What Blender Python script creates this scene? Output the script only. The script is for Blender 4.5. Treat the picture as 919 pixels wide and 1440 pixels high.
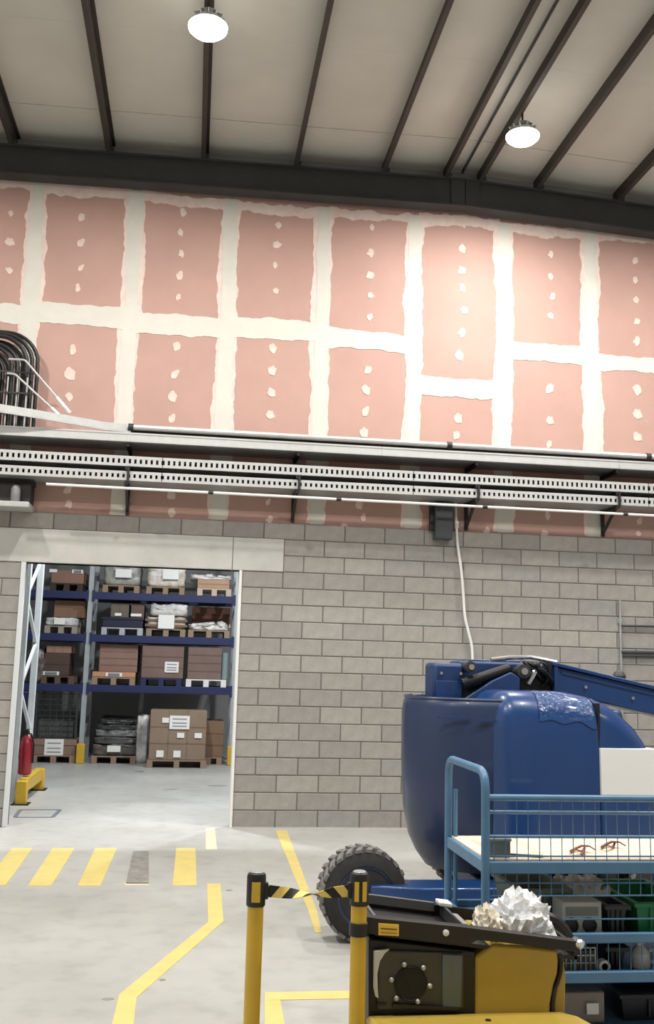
import bpy, bmesh, math, random
from mathutils import Vector, Matrix, noise as mnoise
random.seed(7)
for o in list(bpy.data.objects): bpy.data.objects.remove(o)
SC = bpy.context.scene
C = SC.collection
PI = math.pi
# ------------------------------------------------------------------ camera
IMW, IMH = 919, 1440
F = 1374.46
PITCH, ROLL, YAW = 0.157282, 0.0263054, 0.132236
D = 11.817                       # front face of the block wall
O = Vector((-0.5537, 0.0, 1.8733))
FW = Vector((math.sin(YAW)*math.cos(PITCH), math.cos(YAW)*math.cos(PITCH), math.sin(PITCH)))
_r = FW.cross(Vector((0, 0, 1))).normalized(); _u = _r.cross(FW)
RT = _r*math.cos(ROLL) + _u*math.sin(ROLL)
UP = -_r*math.sin(ROLL) + _u*math.cos(ROLL)
cam = bpy.data.cameras.new('camera'); co = bpy.data.objects.new('camera', cam); C.objects.link(co)
cam.sensor_fit = 'HORIZONTAL'; cam.sensor_width = 36; cam.lens = F/IMW*36; cam.clip_end = 200
co.matrix_world = Matrix(((RT.x, UP.x, -FW.x, O.x), (RT.y, UP.y, -FW.y, O.y), (RT.z, UP.z, -FW.z, O.z), (0, 0, 0, 1)))
SC.camera = co
# ------------------------------------------------------------------ world, exposure
AMBIENT = 0.0           # a closed hall: every light is one of its lamps
LAMP_W = 150.0          # each high bay lamp of the hall
EXPOSURE = 0.5
LENS = 14.0            # glow of the lamp diffusers
STORE_W = 210.0         # each high bay lamp of the store room
w = bpy.data.worlds.new('world'); SC.world = w; w.use_nodes = True
bg = w.node_tree.nodes['Background']; bg.inputs[0].default_value = (0.93, 0.96, 1.0, 1); bg.inputs[1].default_value = AMBIENT
vs = SC.view_settings
vs.view_transform = 'Standard'; vs.look = 'None'; vs.exposure = EXPOSURE; vs.gamma = 1.0; vs.use_curve_mapping = False

# ------------------------------------------------------------------ pixel helpers (direction only; distance from a wall, floor or face)
def ray(px, py): return FW + RT*((px-IMW/2)/F) + UP*((IMH/2-py)/F)
def atY(px, py, y):
    d = ray(px, py); return O + d*((y-O.y)/d.y)
def atZ(px, py, z=0.0):
    d = ray(px, py); return O + d*((z-O.z)/d.z)

# ------------------------------------------------------------------ materials
def lin(c):
    r = []
    for v in c:
        v /= 255.0
        r.append(v/12.92 if v <= .04045 else ((v+.055)/1.055)**2.4)
    return (r[0], r[1], r[2], 1.0)
MATS = {}
def mat(name, rgb, rough=.6, metal=0.0, var=0.0, scale=6.0, rgb2=None, bump=0.0, bscale=60.0, emit=0.0, alpha=1.0, spec=.5, coat=0.0, trans=0.0, stretch=None):
    if name in MATS: return MATS[name]
    m = bpy.data.materials.new(name); m.use_nodes = True; nt = m.node_tree
    b = nt.nodes['Principled BSDF']; c = lin(rgb)
    b.inputs['Base Color'].default_value = c; b.inputs['Roughness'].default_value = rough
    b.inputs['Metallic'].default_value = metal; b.inputs['Specular IOR Level'].default_value = spec
    b.inputs['Alpha'].default_value = alpha; b.inputs['Coat Weight'].default_value = coat
    b.inputs['Transmission Weight'].default_value = trans
    if emit: b.inputs['Emission Color'].default_value = c; b.inputs['Emission Strength'].default_value = emit
    tc = nt.nodes.new('ShaderNodeTexCoord'); src = tc.outputs['Object']
    if stretch:
        mp = nt.nodes.new('ShaderNodeMapping'); mp.inputs['Scale'].default_value = stretch
        nt.links.new(src, mp.inputs['Vector']); src = mp.outputs['Vector']
    if var or rgb2:
        n = nt.nodes.new('ShaderNodeTexNoise'); n.inputs['Scale'].default_value = scale; n.inputs['Detail'].default_value = 6; n.inputs['Roughness'].default_value = .6
        nt.links.new(src, n.inputs['Vector'])
        rp = nt.nodes.new('ShaderNodeValToRGB')
        c2 = lin(rgb2) if rgb2 else tuple(min(1, v*(1+var)) for v in c[:3])+(1,)
        c1 = c if rgb2 else tuple(v*(1-var) for v in c[:3])+(1,)
        rp.color_ramp.elements[0].position = .32; rp.color_ramp.elements[1].position = .68
        rp.color_ramp.elements[0].color = c1; rp.color_ramp.elements[1].color = c2
        nt.links.new(n.outputs['Fac'], rp.inputs['Fac']); nt.links.new(rp.outputs['Color'], b.inputs['Base Color'])
    if bump:
        n2 = nt.nodes.new('ShaderNodeTexNoise'); n2.inputs['Scale'].default_value = bscale; n2.inputs['Detail'].default_value = 4
        nt.links.new(src, n2.inputs['Vector'])
        bp = nt.nodes.new('ShaderNodeBump'); bp.inputs['Strength'].default_value = bump; bp.inputs['Distance'].default_value = .02
        nt.links.new(n2.outputs['Fac'], bp.inputs['Height']); nt.links.new(bp.outputs['Normal'], b.inputs['Normal'])
    MATS[name] = m; return m

def concrete_floor():
    m = bpy.data.materials.new('floor_concrete'); m.use_nodes = True; nt = m.node_tree; b = nt.nodes['Principled BSDF']
    tc = nt.nodes.new('ShaderNodeTexCoord')
    n1 = nt.nodes.new('ShaderNodeTexNoise'); n1.inputs['Scale'].default_value = .55; n1.inputs['Detail'].default_value = 8; n1.inputs['Roughness'].default_value = .62
    n2 = nt.nodes.new('ShaderNodeTexNoise'); n2.inputs['Scale'].default_value = 5.5; n2.inputs['Detail'].default_value = 8
    for n in (n1, n2): nt.links.new(tc.outputs['Object'], n.inputs['Vector'])
    r1 = nt.nodes.new('ShaderNodeValToRGB'); r1.color_ramp.elements[0].position = .3; r1.color_ramp.elements[1].position = .7
    r1.color_ramp.elements[0].color = lin((158, 157, 152)); r1.color_ramp.elements[1].color = lin((184, 184, 180))
    r2 = nt.nodes.new('ShaderNodeValToRGB'); r2.color_ramp.elements[0].position = .25; r2.color_ramp.elements[1].position = .5
    r2.color_ramp.elements[0].color = (.72, .72, .71, 1); r2.color_ramp.elements[1].color = (1, 1, 1, 1)
    mx = nt.nodes.new('ShaderNodeMixRGB'); mx.blend_type = 'MULTIPLY'; mx.inputs[0].default_value = .55
    nt.links.new(n1.outputs['Fac'], r1.inputs[0]); nt.links.new(n2.outputs['Fac'], r2.inputs[0])
    nt.links.new(r1.outputs[0], mx.inputs[1]); nt.links.new(r2.outputs[0], mx.inputs[2]); nt.links.new(mx.outputs[0], b.inputs['Base Color'])
    b.inputs['Roughness'].default_value = .42; b.inputs['Specular IOR Level'].default_value = .4
    return m

# ------------------------------------------------------------------ mesh builder
class MB:
    def __init__(s): s.v = []; s.f = []
    def add(s, vs, fs):
        k = len(s.v); s.v += [tuple(v) for v in vs]; s.f += [tuple(i+k for i in f) for f in fs]; return s
    def box(s, x0, y0, z0, x1, y1, z1):
        return s.add([(x0,y0,z0),(x1,y0,z0),(x1,y1,z0),(x0,y1,z0),(x0,y0,z1),(x1,y0,z1),(x1,y1,z1),(x0,y1,z1)],
                     [(0,3,2,1),(4,5,6,7),(0,1,5,4),(1,2,6,5),(2,3,7,6),(3,0,4,7)])
    def bar(s, a, b, w, h, up=(0,0,1)):
        a, b = Vector(a), Vector(b); t = (b-a).normalized(); u = Vector(up)
        if abs(t.dot(u)) > .98: u = Vector((0,1,0))
        sd = t.cross(u).normalized(); u = sd.cross(t)
        vs = [p + sd*i*w/2 + u*j*h/2 for p in (a, b) for i, j in ((-1,-1),(1,-1),(1,1),(-1,1))]
        return s.add(vs, [(0,1,2,3),(7,6,5,4),(0,4,5,1),(1,5,6,2),(2,6,7,3),(3,7,4,0)])
    def tube(s, pts, r, n=10, closed=False, cap=True):
        pts = [Vector(p) for p in pts]; k = len(s.v); m = len(pts); prev = None
        rr = r if isinstance(r, (list, tuple)) else [r]*m
        for i, p in enumerate(pts):
            if closed: t = (pts[(i+1) % m]-pts[i-1])
            else: t = pts[min(i+1, m-1)]-pts[max(i-1, 0)]
            t.normalize()
            if prev is None:
                a = Vector((0,0,1)) if abs(t.z) < .9 else Vector((1,0,0)); nrm = t.cross(a).normalized()
            else:
                nrm = (prev - t*prev.dot(t)).normalized()
            prev = nrm; bn = t.cross(nrm)
            for j in range(n):
                a = 2*PI*j/n; s.v.append(tuple(p + (nrm*math.cos(a)+bn*math.sin(a))*rr[i]))
        for i in range(m if closed else m-1):
            for j in range(n):
                a = k+i*n+j; b = k+i*n+(j+1) % n; c = k+((i+1) % m)*n+(j+1) % n; d = k+((i+1) % m)*n+j
                s.f.append((a, b, c, d))
        if cap and not closed:
            s.f.append(tuple(k+j for j in reversed(range(n)))); s.f.append(tuple(k+(m-1)*n+j for j in range(n)))
        return s
    def lathe(s, prof, c=(0,0,0), n=24, axis='z'):
        k = len(s.v); c = Vector(c)
        for (r, h) in prof:
            for j in range(n):
                a = 2*PI*j/n; x, y = r*math.cos(a), r*math.sin(a)
                p = {'z': (x, y, h), 'y': (x, h, y), 'x': (h, x, y)}[axis]; s.v.append(tuple(c+Vector(p)))
        m = len(prof)
        for i in range(m-1):
            for j in range(n):
                s.f.append((k+i*n+j, k+i*n+(j+1) % n, k+(i+1)*n+(j+1) % n, k+(i+1)*n+j))
        s.f.append(tuple(k+j for j in reversed(range(n)))); s.f.append(tuple(k+(m-1)*n+j for j in range(n)))
        return s
    def loft(s, loops, cap=True):
        k = len(s.v); n = len(loops[0]); m = len(loops)
        for l in loops: s.v += [tuple(p) for p in l]
        for i in range(m-1):
            for j in range(n):
                s.f.append((k+i*n+j, k+i*n+(j+1) % n, k+(i+1)*n+(j+1) % n, k+(i+1)*n+j))
        if cap: s.f.append(tuple(k+j for j in reversed(range(n)))); s.f.append(tuple(k+(m-1)*n+j for j in range(n)))
        return s
    def prism(s, poly, y0, y1):          # polygon in xz, extruded along y
        return s.loft([[(x, y0, z) for x, z in poly], [(x, y1, z) for x, z in poly]])
    def prismz(s, poly, z0, z1):
        return s.loft([[(x, y, z0) for x, y in poly], [(x, y, z1) for x, y in poly]])
    def prismx(s, poly, x0, x1):
        return s.loft([[(x0, y, z) for y, z in poly], [(x1, y, z) for y, z in poly]])
    def mesh(s, name, smooth=True, angle=35):
        me = bpy.data.meshes.new(name); me.from_pydata(s.v, [], s.f); me.validate()
        bm = bmesh.new(); bm.from_mesh(me); bmesh.ops.recalc_face_normals(bm, faces=bm.faces); bm.to_mesh(me); bm.free()
        if smooth:
            for p in me.polygons: p.use_smooth = True
            me.set_sharp_from_angle(angle=math.radians(angle))
        return me
    def build(s, name, material, parent=None, bevel=0.0, seg=2, smooth=True, kind=None, label=None):
        o = bpy.data.objects.new(name, s.mesh(name, smooth)); C.objects.link(o)
        o.data.materials.append(material)
        if parent is not None: put(o, parent)
        if bevel:
            md = o.modifiers.new('bevel', 'BEVEL'); md.width = bevel; md.segments = seg; md.limit_method = 'ANGLE'; md.angle_limit = math.radians(40); md.harden_normals = False
        if kind: o['kind'] = kind
        if label: o['label'] = label
        return o
def put(o, parent):                      # all meshes are written in world metres; keep them there
    o.parent = parent; o.matrix_parent_inverse = Matrix.Translation(parent.location).inverted() if parent.type == 'EMPTY' else Matrix.Identity(4)
    if parent.type != 'EMPTY': pass
def tag(o, label, cat, group=None):
    o['label'] = label; o['category'] = cat
    if group: o['group'] = group
    return o
def thing(name, label, cat, loc=(0,0,0), group=None):
    o = bpy.data.objects.new(name, None); C.objects.link(o); o.location = loc; o.empty_display_size = .1
    return tag(o, label, cat, group)
def inst(me, name, parent, m4, material=None):
    o = bpy.data.objects.new(name, me); C.objects.link(o)
    if material and not me.materials: me.materials.append(material)
    if parent is not None: put(o, parent)
    o.matrix_basis = m4; return o
T = Matrix.Translation
def S(x, y, z): return Matrix.Diagonal((x, y, z, 1))
def RX(a, ax): return Matrix.Rotation(a, 4, ax)
def fillet(pts, r, n=5):                 # rounds the inner corners of a polyline
    pts = [Vector(p) for p in pts]; out = [pts[0]]
    for i in range(1, len(pts)-1):
        a, b, c = pts[i-1], pts[i], pts[i+1]; d1 = (a-b).normalized(); d2 = (c-b).normalized()
        p0 = b+d1*r; p1 = b+d2*r
        for k in range(n+1):
            t = k/n; out.append(p0*(1-t)**2 + b*2*t*(1-t) + p1*t*t)
    out.append(pts[-1]); return out

# palette
M_block = mat('block_grey', (158, 154, 149), .9, var=.10, scale=9, bump=.35, bscale=120)
M_mortar = mat('mortar', (100, 98, 95), .95, var=.1, scale=15)
M_lintel = mat('lintel_concrete', (184, 183, 179), .85, var=.08, scale=3, bump=.15, bscale=50)
M_board = mat('plasterboard_pink', (180, 145, 135), .8, var=.05, scale=1.5)
M_tape = mat('joint_compound', (206, 202, 193), .8, var=.04, scale=4)
M_smear = mat('thin_compound', (214, 188, 180), .8, rgb2=(222, 206, 198), scale=9)
M_steel = mat('dark_steel', (52, 54, 55), .55, metal=.0, var=.12, scale=3)
M_purlin = mat('purlin_steel', (60, 55, 50), .55, metal=.2, var=.15, scale=3)
M_ceil = mat('ceiling_sheet', (200, 199, 191), .6, var=.05, scale=1.2)
M_galv = mat('galvanised', (176, 178, 178), .4, metal=.55, var=.12, scale=9)
M_galvl = mat('galvanised_light', (182, 183, 182), .4, metal=.2, var=.06, scale=9)
M_dark = mat('dark_tray_base', (38, 38, 38), .6, var=.2, scale=8)
M_black = mat('black_plastic', (20, 20, 21), .45, var=.2, scale=20)
M_cable = mat('black_cable', (17, 17, 18), .5)
M_white = mat('white_paint', (226, 226, 224), .45, var=.03, scale=5)
M_yel = mat('yellow_paint', (206, 168, 50), .4, var=.06, scale=6)
M_line = mat('yellow_floor_paint', (212, 192, 118), .6, rgb2=(198, 182, 116), scale=7)
M_linepale = mat('worn_overlit_floor_paint', (214, 200, 170), .6, rgb2=(192, 186, 170), scale=12)  # wear on the stripe edge, overexposure on the doorway line
M_scuff = mat('scuffed_floor_paint', (150, 148, 142), .6, rgb2=(118, 116, 112), scale=9)
M_blue = mat('lift_blue', (24, 60, 112), .30, var=.07, scale=1.6, coat=.3)
M_cw = mat('counterweight_blue', (36, 53, 88), .38, var=.10, scale=1.4, coat=.15)
M_blued = mat('lift_blue_chassis', (30, 58, 104), .45, var=.08, scale=5)
M_rackblue = mat('rack_blue', (30, 40, 84), .5, var=.06, scale=5)
M_rackgrey = mat('rack_grey', (176, 182, 186), .45, metal=.4, var=.08, scale=6)
M_cart = mat('cart_blue', (78, 118, 152), .4, var=.08, scale=8)
M_rubber = mat('tyre_rubber', (44, 43, 44), .85, var=.25, scale=14)
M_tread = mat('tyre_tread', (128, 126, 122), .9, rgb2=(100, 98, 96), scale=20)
M_chrome = mat('chrome', (210, 212, 216), .18, metal=1)
M_wood = mat('pallet_wood', (160, 138, 116), .8, rgb2=(132, 112, 94), scale=8, stretch=(1, 6, 6))
M_ply = mat('pale_board', (226, 206, 182), .7, var=.06, scale=4)
M_red = mat('extinguisher_red', (150, 32, 48), .3, coat=.4)
M_paper = mat('paper_label', (236, 236, 232), .7)
M_ink = mat('printed_ink', (60, 60, 62), .7)

# ================================================================== SETTING
def struct(mb, name, m, **k):
    o = mb.build(name, m, **k); o['kind'] = 'structure'; return o
# ---- floor with its painted lines
floor = struct(MB().box(-9, -5, -.2, 12, 22, 0), 'floor', concrete_floor())
def paint(name, quad, m):
    p = [atZ(x, y, 0) for x, y in quad]
    MB().loft([[(q.x, q.y, -.001) for q in p], [(q.x, q.y, .003) for q in p]]).build(name, m, floor)
for tl, tr, br, bl in (((17,1193),(46,1193),(8,1245.5),(-25,1245.5)), ((74,1193),(105,1193),(72,1246),(39,1246)),
                       ((134,1193),(164.5,1193),(141,1246),(109,1246)), ((247.5,1193),(275,1193),(276,1245.5),(242.5,1245.5))):
    paint('crossing_stripe', (tl, tr, br, bl), M_line)
paint('crossing_stripe', ((187,1197),(209,1197),(209,1243),(177,1243)), M_scuff)
paint('crossing_stripe_edge', ((176,1242),(209,1242),(209,1245.5),(175,1245.5)), M_linepale)
paint('floor_line', ((289,1165),(302,1165),(305,1195),(289,1195)), M_linepale)  # line at the opening: strong light painted in as a paler colour
paint('floor_line', ((291,1243),(310,1243),(314,1296),(292.5,1297)), M_line)
paint('floor_line', ((292.5,1297),(314,1296),(192,1403),(167.5,1399)), M_line)
paint('floor_line', ((167.5,1399),(192,1403),(184,1470),(150,1470)), M_line)
paint('floor_line', ((387,1168),(403,1168),(446,1283),(452,1312),(443,1312),(433,1281)), M_line)
paint('floor_line', ((372,1396),(700,1390),(700,1401),(372,1407)), M_line)
paint('floor_line', ((372,1407),(394,1407),(405,1470),(372,1470)), M_line)
# steel cover let into the store floor
def strip(a, b, wd, m, name):
    a = atZ(*a, 0); b = atZ(*b, 0); MB().bar((a.x,a.y,.001), (b.x,b.y,.001), wd, .006).build(name, m, floor)
M_cov = mat('cover_frame', (122, 128, 132), .5, metal=.4)
q = [(28.5,1139),(84.5,1139),(74,1149.5),(21,1149.5)]
for i in range(4): strip(q[i], q[(i+1) % 4], .05, M_cov, 'drain_cover_edge')
# dirt marks
M_dirt = mat('floor_mark', (132, 132, 128), .7, var=.2, scale=14)
for (px, py, rx, ry) in ((196,1085,.09,.12), (305,1105,.16,.10), (240,1110,.12,.05), (152,1405,.035,.02), (253,1225,.03,.02), (322,1252,.03,.02), (228,1378,.02,.02)):
    c = atZ(px, py, 0)
    pts = [(c.x+rx*math.cos(a)*(1+.35*mnoise.noise((a*1.7, px, 0))), c.y+ry*math.sin(a)*(1+.35*mnoise.noise((a*2.1, py, 3)))) for a in [2*PI*k/14 for k in range(14)]]
    MB().prismz(pts, -.001, .0015).build('floor_stain', M_dirt, floor)

# ---- block wall
XL, XR, ZT = -2.54, 0.0, 3.0          # opening
wall = struct(MB().box(-8, D+.006, 0, XL, D+.19, 3.595).box(XR, D+.006, 0, 11, D+.19, 3.595).box(XL, D+.006, 3.0, XR, D+.19, 3.595), 'wall_back', M_mortar)
bl_me = {}
def block_mesh(L):
    key = round(L, 3)
    if key not in bl_me:
        b = .006; y0, y1 = 0, .19; x0, x1, z0, z1 = 0, L, 0, .19
        mb = MB().loft([[(x0+b, y0, z0+b), (x1-b, y0, z0+b), (x1-b, y0, z1-b), (x0+b, y0, z1-b)],
                        [(x0, y0+b, z0), (x1, y0+b, z0), (x1, y0+b, z1), (x0, y0+b, z1)],
                        [(x0, y1, z0), (x1, y1, z0), (x1, y1, z1), (x0, y1, z1)]])
        bl_me[key] = mb.mesh('block', smooth=False); bl_me[key].materials.append(M_blocks[0])
    return bl_me[key]
M_blocks = [M_block]
far_blocks = MB()
tones = [mat('block_grey_%s' % n, c, .9, var=.09, scale=9, bump=.3, bscale=120) for n, c in (('warm', (153,149,144)), ('cool', (149,147,143)), ('pale', (157,153,148)), ('deep', (146,143,139)))]
rb = random.Random(3)
for row in range(18):
    z = row*.2+.005
    off = .25 if row % 2 else 0.0
    segs = []
    def run(a, b, start):
        x = start
        while x < b-1e-4:
            s, e = max(x, a), min(x+.5, b)
            if e-s > .03: segs.append((s, e))
            x += .5
    if row < 15:
        run(-8, XL, XL-8.0+(-off)); run(0, 11, -off)
    elif row < 17: run(.5, 11, .5-.25*(row % 2 == 1)); run(-8, -3.0, -8.5)
    else: run(-8, 11, -8-off)
    for s, e in segs:
        j = rb.uniform(-.0015, .0015); L = e-s-.011
        if s < -3.3 or e > 6.05:
            far_blocks.box(s+.005, D, z, e-.005, D+.19, z+.19); continue
        o = inst(block_mesh(L), 'block', wall, T((s+.0055, D+j, z)))
        o.material_slots[0].link = 'OBJECT'; o.material_slots[0].material = rb.choice(tones)
o = far_blocks.build('distant_blocks', M_block, wall, smooth=False); o['kind'] = 'stuff'
MB().box(-3.0, D-.012, 3.0, -.12, D+.2, 3.4).build('lintel_section', M_lintel, wall, bevel=.008)
MB().box(-.115, D-.012, 3.0, .5, D+.2, 3.4).build('lintel_section', M_lintel, wall, bevel=.008)
# steel edge trims of the opening
struct(MB().box(XR-.03, D-.02, 0, XR+.004, D+.22, 3.0), 'trim_1', M_white, bevel=.004)
struct(MB().box(XL-.04, D-.02, 0, XL+.012, D+.05, 3.0), 'trim_2', mat('trim_grey_white', (205, 209, 212), .45), bevel=.004)
struct(MB().box(.0, D-.012, 0, 6, D, .012), 'baseboard_back', M_lintel)

# ---- plasterboard wall above
up = struct(MB().box(-8, D+.06, 3.59, 11, D+.19, 8.6), 'wall_upper', mat('stud_backing', (120, 118, 114), .9))
JX = [-1.51+1.2*k for k in range(-3, 11)]
YB = D+.035
ZJ = {i: atY(px, py, YB).z for i, px, py in ((2, 112, 443), (3, 252, 458), (4, 385, 464), (5, 517, 479), (6, 645, 544), (7, 775, 497), (8, 880, 512))}
def zj(k): return ZJ.get(k, 6.05)
for i in range(len(JX)-1):
    k = i
    x0, x1 = JX[i]+.002, JX[i+1]-.002
    MB().box(x0, YB, 3.6, x1, YB+.024, zj(k)-.002).build('plasterboard', M_board, up)
    MB().box(x0, YB, zj(k)+.002, x1, YB+.024, 8.5).build('plasterboard', M_board, up)
def ragged(c0, c1, half, seed, amp, step=.035, horiz=False):
    # ragged edged band between two points, in the xz plane
    L = abs((c1[0]-c0[0]) if horiz else (c1[1]-c0[1])); n = max(4, int(L/step)); A = []; B = []
    for i in range(n+1):
        t = i/n; x = c0[0]+(c1[0]-c0[0])*t; z = c0[1]+(c1[1]-c0[1])*t
        a = half*(1+amp*1.2*mnoise.noise((t*L*.9, seed, 1.0))+amp*.7*mnoise.noise((t*L*5, seed, 2.0))+amp*.4*mnoise.noise((t*L*15, seed, 5.0)))
        b = half*(1+amp*1.2*mnoise.noise((t*L*.9, seed, 9.0))+amp*.7*mnoise.noise((t*L*5, seed, 7.0))+amp*.4*mnoise.noise((t*L*15, seed, 6.0)))
        if horiz: A.append((x, z+a)); B.append((x, z-b))
        else: A.append((x-a, z)); B.append((x+b, z))
    return A, B
def band(name, A, B, y0, y1, m):
    n = len(A); vs = [(x, y0, z) for x, z in A]+[(x, y0, z) for x, z in B]+[(x, y1, z) for x, z in A]+[(x, y1, z) for x, z in B]; f = []
    for i in range(n-1):
        f += [(i, i+1, n+i+1, n+i), (2*n+i, i, i+1, 2*n+i+1), (n+i, n+i+1, 3*n+i+1, 3*n+i)]
    f += [(0, n, 3*n, 2*n), (n-1, 2*n-1, 4*n-1, 3*n-1)]
    return MB().add(vs, f).build(name, m, up, smooth=False)
for i, x in enumerate(JX):
    if x < -5.2 or x > 8.2: continue
    A, B = ragged((x, 3.62), (x, 7.75), .125, i*3.1, .35); band('thin_compound_coat', A, B, YB-.0025, YB+.001, M_smear)
    A, B = ragged((x, 3.61), (x, 7.78), .088, i*5.7+50, .30); band('joint_compound_strip', A, B, YB-.006, YB+.001, M_tape)
for i in range(len(JX)-1):
    k = i; x0, x1 = JX[i], JX[i+1]
    if x1 < -5.2 or x0 > 8: continue
    z = zj(k)
    A, B = ragged((x0+.06, z), (x1-.06, z), .125, i*2.3+20, .28, horiz=True); band('joint_compound_strip', A, B, YB-.0055, YB+.001, M_tape)
    A, B = ragged((x0+.05, 7.72), (x1-.05, 7.72), .07, i*4.3+80, .9, horiz=True); band('thin_compound_coat', A, B, YB-.003, YB+.001, M_smear)
DABS = [(115,306),(114,342),(114,377),(109,405),(102,492),(99,526),(97,558),(95,688),(97,709),
 (257,299),(254,327),(255,357),(253,388),(251,418),(248,487),(246,527),(243,558),(242,589),(241,696),(242,721),
 (391,317),(389,344),(387,373),(388,409),(384,490),(383,521),(382,552),(380,583),(377,706),(379,731),
 (523,320),(521,356),(520,387),(521,415),(520,446),(517,520),(515,548),(514,579),(512,608),(505,710),(511,728),(484,740),
 (652,315),(650,350),(649,380),(650,405),(653,436),(649,468),(646,500),(644,588),(641,612),(684,748),
 (775,330),(774,358),(774,389),(776,417),(774,444),(773,547),(773,591),(772,625),(770,725),(765,750),
 (893,367),(893,394),(894,422),(895,452),(895,480),(895,548),(896,582),(896,614),(899,733),(897,750),
 (15,300),(14,340),(13,380)]+[(x_, y_+34*k_) for x_, y_ in ((1015, 345), (1130, 360)) for k_ in (0, 1, 2, 3, 6, 7)]
dab_me = []
for s in range(8):
    pts = []
    for kk in range(14):
        a = 2*PI*kk/14; r = 1+.42*mnoise.noise((math.cos(a)*1.5, math.sin(a)*1.5, s*7.3))+.22*mnoise.noise((math.cos(a)*4, math.sin(a)*4, s*3.1))
        pts.append((math.cos(a)*.040*r, math.sin(a)*.052*r))
    dab_me.append(MB().prism(pts, -.005, .001).mesh('screw_dab', smooth=False)); dab_me[-1].materials.append(mat('screw_dab_compound', (210, 182, 172), .8, rgb2=(222, 204, 194), scale=9))
rd = random.Random(5)
for px, py in DABS:
    p = atY(px, py, YB); sc = rd.uniform(.8, 1.15)*(1.32 if py > 480 and py < 620 else 1.0)
    inst(rd.choice(dab_me), 'screw_dab', up, T((p.x, YB, p.z)) @ RX(rd.uniform(-.6, .6), 'Y') @ S(sc*rd.uniform(.85, 1.15), 1, sc))

# ---- ceiling: sheets, purlins, gable rafter
RXX, RZ = 2.70, 8.22                     # ridge position, rafter top at ridge
SL, SR = .0185, .052
def rz(x): return RZ-(RXX-x)*SL if x < RXX else RZ-(x-RXX)*SR
CH = .20
def slopebox(mb, x0, x1, y0, y1, z0, z1):
    return mb.add([(x0,y0,rz(x0)+z0),(x1,y0,rz(x1)+z0),(x1,y1,rz(x1)+z0),(x0,y1,rz(x0)+z0),(x0,y0,rz(x0)+z1),(x1,y0,rz(x1)+z1),(x1,y1,rz(x1)+z1),(x0,y1,rz(x0)+z1)],
                  [(0,3,2,1),(4,5,6,7),(0,1,5,4),(1,2,6,5),(2,3,7,6),(3,0,4,7)])
mb = MB(); slopebox(mb, -8, RXX, -5, D+.2, CH+.03, CH+.10); slopebox(mb, RXX, 11, -5, D+.2, CH+.03, CH+.10)
ceil = struct(mb, 'ceiling', M_steel, smooth=False)
ys = [D+.06, 11.0, 9.4, 7.8, 6.2, 4.6, 3.0, 1.4, -.2, -1.8, -3.4, -5]
for i in range(len(ys)-1):
    for x0, x1 in ((-8, RXX-.01), (RXX+.01, 11)):
        slopebox(MB(), x0, x1, ys[i+1]+.003, ys[i]-.003, CH+.003*(i % 2), CH+.05).build('roof_sheet', M_ceil, ceil, smooth=False)
# strip closing the gap above the rafter
slopebox(slopebox(MB(), -8, RXX, D+.0, D+.06, -.02, CH+.02), RXX, 11, D+.0, D+.06, -.02, CH+.02).build('gable_flashing', mat('flashing', (150,152,148), .6), ceil, smooth=False)
PX = [-6.6, -5.4, -4.2, -3.02, -1.855, -.68, .49, 1.632, 2.457, 2.918, 3.696, 4.815, 5.95, 7.1, 8.3]
for x in PX:
    z = rz(x); t = .016; h = CH+.002; fl = .046
    poly = [(x-fl, z), (x+t/2, z), (x+t/2, z+h-t), (x+fl, z+h-t), (x+fl, z+h), (x-t/2, z+h), (x-t/2, z+t), (x-fl, z+t)]
    MB().prism(poly, -3, D-.02).build('purlin', M_purlin, ceil, smooth=False)
    MB().box(x+.01, D-.26, z+.001, x+.05, D-.18, z+.05).build('purlin_cleat', M_steel, ceil)
MB().tube([(2.69, -3, RZ+.14), (2.69, D-.1, RZ+.14)], .012, 6).build('ridge_wire', M_steel, ceil)
yr = D-.24
for x0, x1 in ((-8, RXX), (RXX, 11)):
    mb = MB(); H = .385
    slopebox(mb, x0, x1, yr, yr+.20, -.022, 0); slopebox(mb, x0, x1, yr, yr+.20, -H, -H+.022); slopebox(mb, x0, x1, yr+.06, yr+.14, -H+.02, -.02)
    mb.build('rafter', M_steel, ceil, smooth=False)
    # web plates that close the face
    sx = (x0 if x0 > 0 else x0)
for x0, x1 in ((RXX-.19, RXX-.005), (RXX+.005, RXX+.19)):
    slopebox(MB(), x0, x1, yr+.03, yr+.17, -.375, -.012).build('splice_plate', M_steel, ceil, smooth=False)

# ---- the rest of the hall, out of view
M_hall = mat('hall_wall', (196, 194, 188), .85)
struct(MB().box(-8.2, -5, 0, -8, D+.2, 8.6), 'wall_left', M_hall)
struct(MB().box(11, -5, 0, 11.2, D+.2, 8.6), 'wall_right', M_hall)
struct(MB().box(-8.2, -5.2, 0, 11.2, -5, 8.6), 'wall_front', M_hall)
# ---- store room behind the opening
struct(MB().box(-8, 21.3, 0, 6, 21.5, 6.5), 'wall_store_back', mat('store_wall', (150, 150, 150), .9))
struct(MB().box(5.8, D+.2, 0, 6, 21.5, 6.5), 'wall_store_right', mat('store_wall_side', (150, 150, 150), .9))
struct(MB().box(-8.2, D+.2, 0, -8, 21.5, 6.5), 'wall_store_left', mat('store_wall_side2', (150, 150, 150), .9))
struct(MB().box(-8.2, D+.2, 6.5, 6, 21.5, 6.6), 'ceiling_store', mat('store_ceiling', (170, 170, 168), .8))

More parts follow.
